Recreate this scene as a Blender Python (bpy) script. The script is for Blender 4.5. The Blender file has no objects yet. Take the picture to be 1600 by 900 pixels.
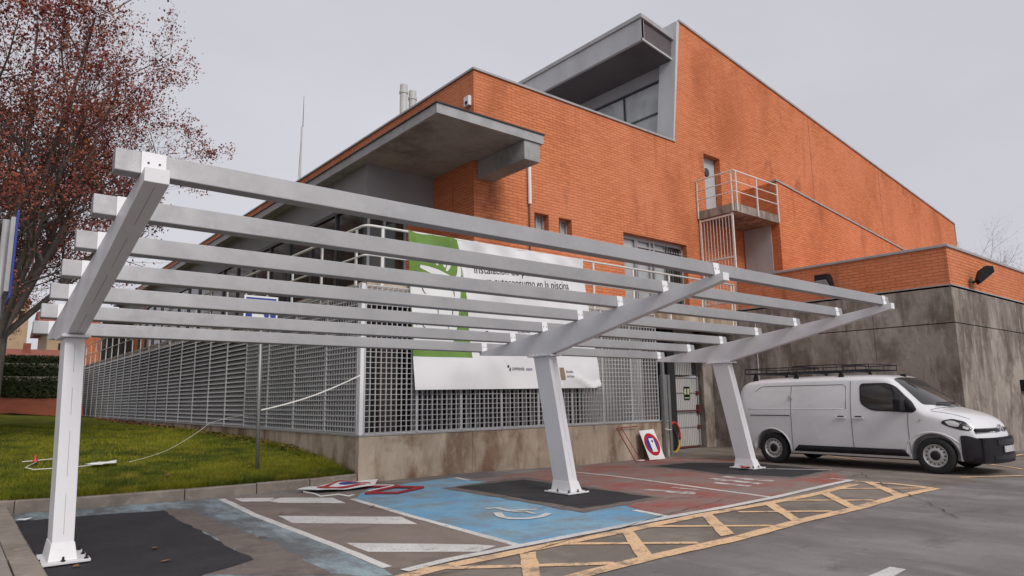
import bpy, bmesh, math, random
from mathutils import Vector, Matrix
random.seed(7)
R = math.radians
scene = bpy.context.scene
COL = scene.collection
# ------------------------------------------------------------------ camera, world, sun, exposure
cam_d = bpy.data.cameras.new("camera"); cam = bpy.data.objects.new("camera", cam_d); COL.objects.link(cam)
cam_d.sensor_width = 36.0; cam_d.lens = 23.910; cam_d.clip_start = 0.05; cam_d.clip_end = 2000
_fw = Vector((0.6265768, 0.7625989, 0.1607624)); _r = Vector((0.7739774, -0.6330681, -0.0135558)); _u = Vector((-0.0914359, -0.1329202, 0.98690))
cam.matrix_world = Matrix(((_r.x, _u.x, -_fw.x, 0.0), (_r.y, _u.y, -_fw.y, 0.0), (_r.z, _u.z, -_fw.z, 1.5), (0, 0, 0, 1)))
scene.camera = cam
scene.view_settings.view_transform = 'Standard'; scene.view_settings.look = 'None'
scene.view_settings.exposure = 0.46; scene.view_settings.gamma = 1.0
SUN_EL, SUN_DIR = R(42), Vector((0.10, 0.74, -0.66)).normalized()      # direction the light travels
w = bpy.data.worlds.new("World"); scene.world = w; w.use_nodes = True
nt = w.node_tree; nt.nodes.clear()
wo = nt.nodes.new('ShaderNodeOutputWorld'); bg = nt.nodes.new('ShaderNodeBackground'); bg.inputs['Strength'].default_value = 0.10
sk = nt.nodes.new('ShaderNodeTexSky'); sk.sky_type = 'NISHITA'; sk.sun_disc = False
sk.sun_elevation = SUN_EL; sk.sun_rotation = math.atan2(-SUN_DIR.x, -SUN_DIR.y)
sk.air_density = 1.0; sk.dust_density = 4.0; sk.ozone_density = 1.0
hs = nt.nodes.new('ShaderNodeHueSaturation'); hs.inputs['Saturation'].default_value = 0.12
mx = nt.nodes.new('ShaderNodeMix'); mx.data_type = 'RGBA'; mx.inputs[0].default_value = 0.85
mx.inputs[7].default_value = (4.75, 4.72, 5.20, 1)                       # the even cloud deck
nt.links.new(sk.outputs[0], hs.inputs['Color']); nt.links.new(hs.outputs[0], mx.inputs[6])
tc = nt.nodes.new('ShaderNodeTexCoord'); mpw = nt.nodes.new('ShaderNodeMapping'); mpw.inputs['Scale'].default_value = (1, 1, 2.6)
cn = nt.nodes.new('ShaderNodeTexNoise'); cn.inputs['Scale'].default_value = 1.6; cn.inputs['Detail'].default_value = 5; cn.inputs['Roughness'].default_value = .5
cr_ = nt.nodes.new('ShaderNodeMapRange'); cr_.inputs[1].default_value = .3; cr_.inputs[2].default_value = .7; cr_.inputs[3].default_value = .93; cr_.inputs[4].default_value = 1.06
cm = nt.nodes.new('ShaderNodeMix'); cm.data_type = 'RGBA'; cm.blend_type = 'MULTIPLY'; cm.inputs[0].default_value = 1.0
nt.links.new(tc.outputs['Generated'], mpw.inputs['Vector']); nt.links.new(mpw.outputs[0], cn.inputs['Vector']); nt.links.new(cn.outputs['Fac'], cr_.inputs[0])
nt.links.new(mx.outputs[2], cm.inputs[6]); nt.links.new(cr_.outputs[0], cm.inputs[7]); nt.links.new(cm.outputs[2], bg.inputs['Color']); nt.links.new(bg.outputs[0], wo.inputs['Surface'])
sd = bpy.data.lights.new("sun", 'SUN'); sd.energy = 1.5; sd.angle = R(25); sd.color = (1.0, 0.955, 0.90)
sun = bpy.data.objects.new("sun", sd); COL.objects.link(sun); sun.location = (0, -20, 40)
sun.rotation_euler = (-SUN_DIR).to_track_quat('Z', 'Y').to_euler()

# ------------------------------------------------------------------ materials
def _n(nt, t, **kw):
    n = nt.nodes.new(t)
    for k, v in kw.items(): setattr(n, k, v)
    return n
def _rgba(c): return (c[0], c[1], c[2], 1.0)
def _mix(nt, fac, a, b, mode='MIX'):
    m = _n(nt, 'ShaderNodeMix', data_type='RGBA', blend_type=mode)
    for sock, v in ((0, fac), (6, a), (7, b)):
        if hasattr(v, 'links'): nt.links.new(v, m.inputs[sock])
        elif sock == 0: m.inputs[0].default_value = v
        else: m.inputs[sock].default_value = _rgba(v)
    return m.outputs[2]
def _noise(nt, pos, scale, stretch=(1, 1, 1), detail=6, lo=0.35, hi=0.65, rough=0.6):
    mp = _n(nt, 'ShaderNodeMapping'); mp.inputs['Scale'].default_value = stretch
    nt.links.new(pos, mp.inputs['Vector'])
    no = _n(nt, 'ShaderNodeTexNoise'); no.inputs['Scale'].default_value = scale; no.inputs['Detail'].default_value = detail
    no.inputs['Roughness'].default_value = rough
    nt.links.new(mp.outputs[0], no.inputs['Vector'])
    mr = _n(nt, 'ShaderNodeMapRange'); mr.inputs[1].default_value = lo; mr.inputs[2].default_value = hi
    nt.links.new(no.outputs['Fac'], mr.inputs[0])
    return mr.outputs[0]
def _scale(nt, v, k):
    m = _n(nt, 'ShaderNodeMath', operation='MULTIPLY'); nt.links.new(v, m.inputs[0]); m.inputs[1].default_value = k
    return m.outputs[0]
def new_mat(name):
    m = bpy.data.materials.new(name); m.use_nodes = True; nt = m.node_tree
    bs = nt.nodes['Principled BSDF']; geo = _n(nt, 'ShaderNodeNewGeometry')
    return m, nt, bs, geo.outputs['Position']
def pm(name, col, layers=(), rough=0.6, metal=0.0, bump=None, spec=0.5, coat=0.0, rn=None):
    """layers: (colour, scale, stretch, lo, hi, strength)"""
    m, nt, bs, pos = new_mat(name)
    out = None
    for (c, sc, st, lo, hi, k) in layers:
        f = _scale(nt, _noise(nt, pos, sc, st, 7, lo, hi), k)
        out = _mix(nt, f, out if out is not None else col, c)
    if out is None: bs.inputs['Base Color'].default_value = _rgba(col)
    else: nt.links.new(out, bs.inputs['Base Color'])
    bs.inputs['Roughness'].default_value = rough; bs.inputs['Metallic'].default_value = metal
    bs.inputs['Specular IOR Level'].default_value = spec; bs.inputs['Coat Weight'].default_value = coat
    if rn:
        mr = _n(nt, 'ShaderNodeMapRange'); mr.inputs[3].default_value = rn[1]; mr.inputs[4].default_value = rn[2]
        nt.links.new(_noise(nt, pos, rn[0], (1, 1, 1), 5, .3, .7), mr.inputs[0]); nt.links.new(mr.outputs[0], bs.inputs['Roughness'])
    if bump:
        b = _n(nt, 'ShaderNodeBump'); b.inputs['Distance'].default_value = bump[1]; b.inputs['Strength'].default_value = bump[2] if len(bump) > 2 else 1.0
        nt.links.new(_noise(nt, pos, bump[0], (1, 1, 1), 8, 0.2, 0.8, .7), b.inputs['Height']); nt.links.new(b.outputs[0], bs.inputs['Normal'])
    return m
def brick_mat(name):
    m, nt, bs, pos = new_mat(name)
    sp = _n(nt, 'ShaderNodeSeparateXYZ'); nt.links.new(pos, sp.inputs[0])
    ad = _n(nt, 'ShaderNodeMath', operation='ADD'); nt.links.new(sp.outputs[0], ad.inputs[0]); nt.links.new(sp.outputs[1], ad.inputs[1])
    wob = _n(nt, 'ShaderNodeMath', operation='MULTIPLY_ADD'); nt.links.new(_noise(nt, pos, 1.7, (1, 1, 1), 3, 0, 1), wob.inputs[0])
    wob.inputs[1].default_value = 0.02; nt.links.new(sp.outputs[2], wob.inputs[2])
    cb = _n(nt, 'ShaderNodeCombineXYZ'); nt.links.new(ad.outputs[0], cb.inputs[0]); nt.links.new(wob.outputs[0], cb.inputs[1])
    br = _n(nt, 'ShaderNodeTexBrick'); nt.links.new(cb.outputs[0], br.inputs['Vector'])
    br.inputs['Scale'].default_value = 1.0; br.inputs['Brick Width'].default_value = 0.30; br.inputs['Row Height'].default_value = 0.082
    br.inputs['Mortar Size'].default_value = 0.010; br.inputs['Mortar Smooth'].default_value = 0.5; br.inputs['Bias'].default_value = -0.1
    br.inputs['Color1'].default_value = _rgba((0.64, 0.222, 0.097)); br.inputs['Color2'].default_value = _rgba((0.53, 0.165, 0.070)); br.inputs['Mortar'].default_value = _rgba((0.36, 0.12, 0.058))
    o = _mix(nt, _scale(nt, _noise(nt, pos, .35, (1, 1, 1), 6, .40, .64), .55), br.outputs['Color'], (0.68, 0.245, 0.13))
    o = _mix(nt, _scale(nt, _noise(nt, pos, .45, (1, 1, .45), 8, .50, .66), .60), o, (0.36, 0.105, 0.042))
    o = _mix(nt, _scale(nt, _noise(nt, pos, .9, (1, 1, .6), 8, .60, .70), .55), o, (0.22, 0.070, 0.040))
    o = _mix(nt, _scale(nt, _noise(nt, pos, 5.0, (.5, .5, 3), 6, .50, .75), .40), o, (0.74, 0.28, 0.14))
    o = _mix(nt, _scale(nt, _noise(nt, pos, 1.5, (1, 1, .12), 6, .58, .72), .5), o, (0.30, 0.085, 0.040))
    o = _mix(nt, _scale(nt, _noise(nt, pos, 11, (.4, .4, 1.6), 4, .55, .75), .35), o, (0.36, 0.10, 0.04))
    nt.links.new(o, bs.inputs['Base Color']); bs.inputs['Roughness'].default_value = .9; bs.inputs['Specular IOR Level'].default_value = .2
    b = _n(nt, 'ShaderNodeBump', invert=True); b.inputs['Distance'].default_value = 0.012; b.inputs['Strength'].default_value = .9
    nt.links.new(br.outputs['Fac'], b.inputs['Height']); nt.links.new(b.outputs[0], bs.inputs['Normal'])
    return m
def asphalt_mat(name, base, a, b, bump=0.004):
    return pm(name, base, [(a, .25, (1, 1, 1), .40, .62, .7), (b, .55, (1.6, .5, 1), .46, .66, .75), (b, 2.2, (1.2, .6, 1), .52, .68, .6), ([x * .50 for x in base], 1.5, (.6, 1.5, 1), .56, .70, .6),
                           ([x * .45 for x in base], 5.0, (.8, 1.2, 1), .62, .72, .5), ([x * 1.5 for x in base], 95, (1, 1, 1), .55, .70, .5), ([x * .35 for x in base], 55, (1, 1, 1), .55, .68, .6)], rough=.85, bump=(70, bump), spec=.35, rn=(1.2, .55, .95))
def paint_on(name, col, under, wear_lo=.52, wear_hi=.62, k=.9, sc=3.0, stretch=(1, 1, 1), tint=None):
    """road paint worn through to the asphalt below"""
    m, nt, bs, pos = new_mat(name)
    base = _mix(nt, _scale(nt, _noise(nt, pos, .9, (1, 1, 1), 6, .40, .68), .6), col, tint or [c * .62 for c in col])
    base = _mix(nt, _scale(nt, _noise(nt, pos, 28, (1, 1, 1), 4, .52, .68), .35), base, under)
    o = _mix(nt, _scale(nt, _noise(nt, pos, sc, stretch, 9, wear_lo, wear_hi, .75), k), base, under)
    o = _mix(nt, _scale(nt, _noise(nt, pos, 70, (1, 1, 1), 2, .60, .70), .5), o, [c * .5 for c in under])
    nt.links.new(o, bs.inputs['Base Color']); bs.inputs['Roughness'].default_value = .8; bs.inputs['Specular IOR Level'].default_value = .3
    b = _n(nt, 'ShaderNodeBump'); b.inputs['Distance'].default_value = .003
    nt.links.new(_noise(nt, pos, 70, (1, 1, 1), 8, .2, .8, .7), b.inputs['Height']); nt.links.new(b.outputs[0], bs.inputs['Normal'])
    return m
def concrete_mat(name, base, dark, light, sx=2.2, kd=.85, kl=.6):
    return pm(name, base, [(light, .40, (1, 1, .8), .40, .66, kl), (dark, .8, (1, 1, .55), .46, .62, kd * .9), (dark, sx, (1, 1, .34), .50, .64, kd * .75), (light, sx * 1.6, (1, 1, .26), .55, .68, kl * .9), (dark, 1.6, (1, 1, 1.1), .53, .66, kd * .6),
                           ([x * .5 for x in dark], 4.5, (1, 1, .14), .60, .70, .6), (light, 7, (1, 1, .5), .56, .72, kl * .7), ([x * .8 for x in base], 40, (1, 1, 1), .5, .7, .4)], rough=.9, bump=(14, .006), spec=.25)
M = {}
M['brick'] = brick_mat('orange_brick')
M['asphalt'] = asphalt_mat('asphalt', (.178, .162, .158), (.095, .088, .092), (.265, .245, .235))
M['lane'] = asphalt_mat('worn_brown_asphalt', (.20, .158, .135), (.15, .12, .105), (.26, .215, .185))
M['bay_ground'] = asphalt_mat('old_brown_asphalt', (.185, .155, .132), (.105, .088, .075), (.27, .232, .20))
M['brown'] = pm('joint_asphalt', (.165, .135, .120), [((.10, .085, .08), 2.5, (1, 1, 1), .45, .65, .7), ((.25, .21, .18), 9, (1, 1, 1), .5, .7, .5), ((.06, .05, .05), 60, (1, 1, 1), .55, .7, .5)], rough=.9, bump=(60, .004), spec=.3)
M['patch'] = pm('new_asphalt', (.021, .019, .023), [((.036, .033, .037), 1.3, (1, 1, 1), .42, .66, .9), ((.09, .08, .075), .8, (1, 1, 1), .62, .76, .5), ((.085, .08, .082), 75, (1, 1, 1), .56, .68, .6), ((.010, .010, .010), 50, (1, 1, 1), .55, .66, .7)], rough=.85, bump=(90, .004), spec=.4)
UND = (.145, .125, .115)
M['white_paint'] = paint_on('white_road_paint', (.66, .645, .62), UND, .56, .66, .75, 5)
M['worn_white'] = paint_on('worn_white_road_paint', (.62, .60, .58), (.2, .10, .09), .46, .60, .9, 4, (1, 1, 1))
M['yellow_paint'] = paint_on('yellow_road_paint', (.76, .50, .28), UND, .50, .64, .8, 3.5, tint=(.60, .43, .30))
M['blue_paint'] = paint_on('blue_bay_paint', (.130, .325, .51), (.20, .21, .21), .46, .64, .9, 1.3, tint=(.28, .43, .50))
M['worn_blue'] = paint_on('worn_blue_bay_paint', (.33, .43, .47), (.105, .105, .11), .38, .56, .92, .9, (1.4, .5, 1), tint=(.27, .31, .32))
M['red_paint'] = paint_on('red_bay_paint', (.29, .085, .066), (.235, .185, .168), .40, .58, .95, .9, (1, 1, 1), tint=(.21, .10, .09))
M['wall_conc'] = concrete_mat('stained_board_concrete', (.275, .238, .208), (.092, .068, .054), (.50, .45, .395))
M['plinth_conc'] = concrete_mat('plinth_concrete', (.40, .325, .25), (.15, .080, .046), (.58, .50, .40), 1.6)
M['canopy_conc'] = pm('canopy_concrete', (.33, .325, .32), [((.20, .19, .185), 1.2, (1, 1, 1), .45, .7, .7), ((.42, .41, .40), 6, (1, 1, .4), .5, .7, .5), ((.12, .10, .09), .5, (1, 1, 1), .57, .66, .6)], rough=.9, bump=(20, .004), spec=.2)
M['coping'] = pm('zinc_coping', (.40, .395, .40), [((.26, .25, .25), 3, (1, 1, 1), .45, .7, .6)], rough=.5, metal=.4)
M['grey_panel'] = pm('grey_render', (.30, .295, .31), [((.22, .215, .225), .8, (1, 1, .5), .4, .7, .6)], rough=.8)
M['light_panel'] = pm('light_grey_render', (.50, .505, .52), [((.36, .36, .375), .9, (1, 1, .4), .4, .7, .7)], rough=.75)
M['galv'] = pm('galvanised_steel', (.36, .355, .365), [((.27, .267, .277), 1.3, (1, 1, 1), .40, .70, .7), ((.38, .375, .38), 14, (1, 1, 1), .5, .72, .5), ((.24, .24, .245), 5, (.25, 1, 1), .63, .74, .5)], rough=.55, metal=.35, bump=(60, .0006), rn=(6, .42, .65))
M['grate'] = pm('galvanised_grating', (.56, .56, .565), [((.42, .42, .43), 1.2, (1, 1, 1), .4, .7, .6)], rough=.55, metal=.15)
M['steel_white'] = pm('white_painted_steel', (.72, .712, .73), [((.60, .59, .60), 1.4, (1, 1, .5), .45, .75, .5), ((.45, .44, .45), 9, (1, 1, 1), .66, .78, .4)], rough=.42, bump=(40, .0006), rn=(3, .34, .55))
M['rail_white'] = pm('rail_paint', (.66, .65, .62), [((.45, .42, .38), 6, (1, 1, 1), .5, .75, .6)], rough=.5)
M['pole'] = pm('pole_zinc', (.23, .235, .24), [((.33, .33, .33), 8, (1, 1, .3), .45, .7, .6)], rough=.5, metal=.5)
M['bolt'] = pm('dark_bolt', (.05, .048, .045), rough=.5, metal=.7)
M['black'] = pm('black_plastic', (.007, .006, .009), [((.016, .014, .018), 5, (1, 1, 1), .4, .7, .7)], rough=.6, spec=.3)
M['blackgloss'] = pm('black_gloss', (.010, .010, .012), rough=.25)
M['dark'] = pm('dark_void', (.018, .017, .017), rough=.9)
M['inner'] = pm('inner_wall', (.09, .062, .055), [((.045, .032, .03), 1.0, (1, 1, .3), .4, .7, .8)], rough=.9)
M['glass'] = pm('dark_glass', (.030, .030, .028), [((.075, .062, .045), 1.6, (1, 1, 1), .5, .7, .6)], rough=.07, spec=.65)
M['glass_pale'] = pm('pale_glass', (.42, .44, .45), [((.30, .31, .32), .9, (1, 1, 1), .45, .6, .8)], rough=.12, spec=.6)
M['alu'] = pm('window_aluminium', (.36, .36, .37), [((.25, .25, .26), 3, (1, 1, 1), .45, .7, .5)], rough=.45, metal=.3)
M['alu_dark'] = pm('dark_window_frame', (.05, .05, .052), rough=.4, metal=.3)
M['door'] = pm('grey_door', (.42, .44, .46), [((.32, .33, .34), 2, (1, 1, .5), .45, .7, .6)], rough=.5)
M['corr'] = pm('corrugated_door', (.43, .42, .41), [((.28, .25, .22), 3, (1, 1, .3), .48, .72, .7)], rough=.6)
M['banner'] = pm('banner_cloth', (.70, .695, .71), [((.52, .515, .53), 1.3, (1, 1, 1), .45, .75, .5)], rough=.75)
M['banner_green'] = pm('banner_green_print', (.135, .245, .045), [((.09, .175, .03), 2.2, (1, 1, 1), .45, .7, .7), ((.20, .35, .08), 5, (1, 1, 1), .55, .75, .5)], rough=.75)
M['ink'] = pm('black_ink', (.02, .02, .022), rough=.8)
M['ink_blue'] = pm('blue_ink', (.03, .05, .18), rough=.8)
M['ink_brown'] = pm('brown_ink', (.24, .17, .10), rough=.8)
M['print_white'] = pm('white_print', (.70, .70, .70), rough=.75)
M['sign_blue'] = pm('sign_blue', (.025, .045, .26), [((.04, .06, .30), 6, (1, 1, 1), .5, .7, .6)], rough=.4)
M['sign_white'] = pm('sign_white', (.72, .72, .72), rough=.45)
M['sign_red'] = pm('sign_red', (.42, .015, .025), [((.30, .012, .02), 6, (1, 1, 1), .5, .7, .6)], rough=.45)
M['rust'] = pm('dark_red_hardware', (.10, .022, .02), rough=.6)
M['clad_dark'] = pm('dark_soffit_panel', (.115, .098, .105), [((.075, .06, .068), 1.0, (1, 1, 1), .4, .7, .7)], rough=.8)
M['louvre'] = pm('louvre_blade', (.50, .50, .505), [((.37, .37, .38), 1.1, (1, 1, 1), .4, .7, .7)], rough=.5, metal=.4)
M['red_tube'] = pm('red_tube_paint', (.30, .02, .022), [((.16, .03, .02), 9, (1, 1, 1), .5, .7, .8)], rough=.5)
M['kerb'] = pm('kerb_stone', (.27, .235, .20), [((.15, .125, .105), 2.2, (1, 1, 1), .42, .68, .8), ((.40, .36, .31), 7, (1, 1, 1), .55, .75, .6), ((.09, .10, .04), 1.3, (1, 1, 2), .60, .72, .6)], rough=.9, bump=(30, .004), spec=.2)
M['paver'] = pm('paver_stone', (.27, .235, .215), [((.17, .15, .14), 3, (1, 1, 1), .42, .68, .8), ((.36, .32, .29), 30, (1, 1, 1), .5, .7, .5)], rough=.9, bump=(40, .003), spec=.2)
M['soil'] = pm('soil', (.10, .07, .045), [((.05, .035, .02), 6, (1, 1, 1), .45, .7, .8)], rough=1, bump=(20, .02))
M['lawn'] = pm('lawn_turf', (.145, .150, .010), [((.048, .066, .006), .9, (1, 1, 1), .42, .60, .95), ((.27, .24, .025), 2.2, (1, 1, 1), .50, .68, .8), ((.035, .050, .006), 9, (1, 2, 1), .52, .68, .6), ((.16, .11, .03), 1.7, (1, 1, 1), .62, .74, .6)], rough=.95, bump=(35, .03), spec=.15)
M['blade'] = pm('grass_blade', (.170, .182, .012), [((.060, .080, .008), .9, (1, 1, 1), .42, .60, .95), ((.34, .30, .035), 2.4, (1, 1, 1), .50, .72, .7), ((.22, .16, .05), 2.2, (1, 1, 1), .62, .72, .6)], rough=.8, spec=.2)
M['seamline'] = pm('weld_seam', (.34, .33, .34), rough=.6)
M['bark'] = pm('plane_bark', (.165, .140, .128), [((.12, .10, .09), 3, (1, 1, .35), .45, .65, .8), ((.28, .25, .23), 5, (1, 1, .4), .54, .68, .6)], rough=.9, bump=(20, .02))
M['twig'] = pm('twig_bark', (.115, .075, .068), [((.20, .13, .115), 4, (1, 1, 1), .5, .7, .6)], rough=.95)
M['leaf'] = pm('autumn_leaf', (.235, .062, .046), [((.33, .13, .055), 1.1, (1, 1, 1), .46, .66, .8), ((.085, .020, .030), 3.0, (1, 1, 1), .48, .62, .8), ((.40, .045, .045), 7, (1, 1, 1), .62, .74, .6)], rough=.8, spec=.2)
M['hedge'] = pm('hedge_leaf', (.022, .030, .012), [((.045, .055, .018), 6, (1, 1, 1), .5, .7, .7)], rough=.95, spec=.2)
M['redsoil'] = pm('red_bank_soil', (.24, .062, .028), [((.15, .045, .02), 1.2, (1, 1, 1), .45, .7, .8)], rough=1, bump=(6, .08))
M['van_paint'] = pm('van_white_paint', (.66, .66, .68), [((.54, .53, .535), 1.2, (1, 1, 1), .42, .72, .7), ((.42, .39, .37), 5, (1, .5, 1.5), .60, .76, .35)], rough=.30, coat=.6, spec=.5)
M['van_paint_dirty'] = M['van_paint']
M['tyre'] = pm('tyre_rubber', (.012, .012, .012), [((.028, .026, .025), 20, (1, 1, 1), .5, .7, .6)], rough=.85)
M['rim'] = pm('steel_rim', (.52, .51, .50), [((.35, .34, .33), 9, (1, 1, 1), .5, .7, .6)], rough=.4, metal=.5)
M['lens'] = pm('lamp_lens', (.55, .55, .55), [((.36, .36, .37), 8, (1, 1, 1), .45, .65, .6)], rough=.15)
M['chrome'] = pm('chrome', (.65, .65, .66), rough=.2, metal=.9)
M['seam'] = pm('seam_shadow_gap', (.05, .05, .052), rough=.8)
M['notice'] = pm('notice_pale_green', (.42, .46, .28), rough=.7)
M['tape'] = pm('white_tape', (.74, .72, .68), rough=.7)
M['ochre'] = pm('ochre_render', (.42, .30, .19), [((.30, .21, .13), 1.0, (1, 1, 1), .45, .7, .6)], rough=.9)
M['tile'] = pm('roof_tiles', (.26, .075, .045), [((.15, .05, .035), 2, (1, 1, 1), .45, .7, .8)], rough=.9)
M['dryleaf'] = pm('dry_leaf', (.22, .11, .05), [((.12, .05, .025), 9, (1, 1, 1), .45, .7, .8)], rough=.9)
M['hose'] = pm('red_yellow_hose', (.50, .035, .03), rough=.5)
M['hose_yellow'] = pm('yellow_hose', (.42, .24, .03), rough=.5)
M['pipe'] = pm('flue_metal', (.50, .49, .47), [((.38, .37, .36), 3, (1, 1, .4), .45, .7, .6)], rough=.5)

# ------------------------------------------------------------------ mesh helpers
class MB:
    def __init__(s): s.v = []; s.f = []; s.mi = []
    def add(s, vs, fs, mi=0):
        o = len(s.v); s.v += [tuple(v) for v in vs]; s.f += [tuple(i + o for i in f) for f in fs]; s.mi += [mi] * len(fs); return s
    def box(s, x0, x1, y0, y1, z0, z1, mi=0):
        v = [(x0, y0, z0), (x1, y0, z0), (x1, y1, z0), (x0, y1, z0), (x0, y0, z1), (x1, y0, z1), (x1, y1, z1), (x0, y1, z1)]
        return s.add(v, [(0, 3, 2, 1), (4, 5, 6, 7), (0, 1, 5, 4), (1, 2, 6, 5), (2, 3, 7, 6), (3, 0, 4, 7)], mi)
    def prism(s, poly, d, mi=0):
        """poly: 3-D loop, extruded by vector d"""
        n = len(poly); a = [Vector(p) for p in poly]; b = [p + Vector(d) for p in a]
        fs = [tuple(range(n))[::-1], tuple(range(n, 2 * n))] + [(i, (i + 1) % n, n + (i + 1) % n, n + i) for i in range(n)]
        return s.add(a + b, fs, mi)
    def hexa(s, A, B, mi=0):
        """two quads joined"""
        return s.add(list(A) + list(B), [(0, 1, 2, 3), (7, 6, 5, 4), (0, 4, 5, 1), (1, 5, 6, 2), (2, 6, 7, 3), (3, 7, 4, 0)], mi)
    def tube(s, pts, r, n=8, mi=0, closed=False):
        pts = [Vector(p) for p in pts]; rs = r if isinstance(r, (list, tuple)) else [r] * len(pts)
        rings = []; up = Vector((0, 0, 1)); N = len(pts)
        for i, p in enumerate(pts):
            a = pts[(i - 1) % N] if closed else pts[max(i - 1, 0)]; b = pts[(i + 1) % N] if closed else pts[min(i + 1, N - 1)]
            t = (b - a)
            if t.length < 1e-7: t = Vector((0, 0, 1))
            t.normalize(); q = up if abs(t.z) < .95 else Vector((1, 0, 0))
            x = t.cross(q).normalized(); y = t.cross(x)
            rings.append([p + (x * math.cos(2 * math.pi * k / n) + y * math.sin(2 * math.pi * k / n)) * rs[i] for k in range(n)])
        o = [v for rr in rings for v in rr]; fs = []
        m = N if closed else N - 1
        for i in range(m):
            j = (i + 1) % N
            for k in range(n): fs.append((i * n + k, i * n + (k + 1) % n, j * n + (k + 1) % n, j * n + k))
        if not closed: fs += [tuple(range(n)), tuple(range((N - 1) * n, N * n))[::-1]]
        return s.add(o, fs, mi)
    def lathe(s, prof, c, axis, n=32, mi=0):
        """prof: (radius, offset along axis)"""
        c = Vector(c); ax = Vector(axis).normalized(); q = Vector((0, 0, 1)) if abs(ax.z) < .9 else Vector((1, 0, 0))
        x = ax.cross(q).normalized(); y = ax.cross(x); vs = []
        for (r, h) in prof:
            for k in range(n):
                a = 2 * math.pi * k / n; vs.append(c + ax * h + (x * math.cos(a) + y * math.sin(a)) * max(r, 1e-4))
        fs = []
        for i in range(len(prof) - 1):
            for k in range(n): fs.append((i * n + k, i * n + (k + 1) % n, (i + 1) * n + (k + 1) % n, (i + 1) * n + k))
        return s.add(vs, fs, mi)
    def build(s, name, mats, parent=None, smooth=False, bevel=0, fixn=True):
        me = bpy.data.meshes.new(name); me.from_pydata(s.v, [], s.f)
        for m in (mats if isinstance(mats, (list, tuple)) else [mats]): me.materials.append(M[m] if isinstance(m, str) else m)
        if any(s.mi): me.polygons.foreach_set('material_index', s.mi)
        if fixn or bevel:
            bm = bmesh.new(); bm.from_mesh(me)
            bmesh.ops.recalc_face_normals(bm, faces=bm.faces)
            if bevel:
                es = [e for e in bm.edges if e.is_manifold and e.calc_face_angle(0) > .5]
                bmesh.ops.bevel(bm, geom=es, offset=bevel, segments=2, profile=.6, affect='EDGES', clamp_overlap=True)
            bm.to_mesh(me); bm.free()
        if smooth:
            me.polygons.foreach_set('use_smooth', [True] * len(me.polygons))
        o = bpy.data.objects.new(name, me); COL.objects.link(o)
        if parent: o.parent = parent
        return o
def tag(o, label=None, cat=None, group=None, kind=None):
    if label: o['label'] = label
    if cat: o['category'] = cat
    if group: o['group'] = group
    if kind: o['kind'] = kind
    return o
def empty(name, label, cat, loc=(0, 0, 0), rz=0, group=None):
    o = bpy.data.objects.new(name, None); COL.objects.link(o); o.location = loc; o.rotation_euler = (0, 0, rz); o.empty_display_size = .2
    bpy.context.view_layer.update()
    return tag(o, label, cat, group)
def part(mb, name, mats, parent, **kw):
    """vertices are given in world space; parent may sit anywhere"""
    label = kw.pop('label', None)
    inv = parent.matrix_world.inverted()
    if parent.type == 'EMPTY': mb.v = [tuple(inv @ Vector(v)) for v in mb.v]
    o = mb.build(name, mats, parent, **kw)
    if label: o['label'] = label
    return o
def sub(mb, name, mats, pobj, **kw):
    """sub-part: pobj is a part mesh whose own parent is an Empty (identity local)"""
    inv = pobj.parent.matrix_world.inverted()
    mb.v = [tuple(inv @ Vector(v)) for v in mb.v]
    return mb.build(name, mats, pobj, **kw)
def drape(poly, f, step=.35, mats='white_paint', name='patch', parent=None, smooth=False, fixn=False):
    """a 2-D outline filled, cut finely and laid on a surface by f(a, b) -> point"""
    bm = bmesh.new(); vs = [bm.verts.new((p[0], p[1], 0)) for p in poly]; fc = bm.faces.new(vs)
    if fc.normal.z < 0: fc.normal_flip()
    xs = [p[0] for p in poly]; ys = [p[1] for p in poly]
    for ax, lo, hi in ((0, min(xs), max(xs)), (1, min(ys), max(ys))):
        k = math.floor(lo / step) + 1
        while k * step < hi:
            g = bm.verts[:] + bm.edges[:] + bm.faces[:]
            bmesh.ops.bisect_plane(bm, geom=g, plane_co=(k * step if ax == 0 else 0, k * step if ax == 1 else 0, 0), plane_no=(1, 0, 0) if ax == 0 else (0, 1, 0), dist=1e-6)
            k += 1
    bmesh.ops.triangulate(bm, faces=[f_ for f_ in bm.faces if len(f_.verts) > 4])
    for v in bm.verts: v.co = f(v.co.x, v.co.y)
    if fixn: bmesh.ops.recalc_face_normals(bm, faces=bm.faces)
    me = bpy.data.meshes.new(name); bm.to_mesh(me); bm.free()
    for m in (mats if isinstance(mats, (list, tuple)) else [mats]): me.materials.append(M[m])
    if smooth: me.polygons.foreach_set('use_smooth', [True] * len(me.polygons))
    o = bpy.data.objects.new(name, me); COL.objects.link(o)
    if parent: o.parent = parent
    return o
def text_mb(body, size, place, extrude=0.0, align='LEFT', spacing=1.0):
    """lettering as mesh; place(u, v, w) maps letter plane to a point"""
    c = bpy.data.curves.new('lettering', 'FONT'); c.body = body; c.size = size; c.align_x = align; c.resolution_u = 3; c.space_character = spacing; c.extrude = extrude
    o = bpy.data.objects.new('lettering', c); COL.objects.link(o); bpy.context.view_layer.update()
    me = bpy.data.meshes.new_from_object(o.evaluated_get(bpy.context.evaluated_depsgraph_get()))
    mb = MB(); mb.add([place(v.co.x, v.co.y, v.co.z) for v in me.vertices], [tuple(p.vertices) for p in me.polygons])
    bpy.data.objects.remove(o); bpy.data.curves.remove(c); bpy.data.meshes.remove(me)
    return mb
def S(t): t = min(1.0, max(0.0, t)); return t * t * (3 - 2 * t)
def gz(x, y): return -.08 * max(S((x - 8) / 4) * S((y - 8.5) / 3), S((x - 16) / 2.5))

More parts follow.
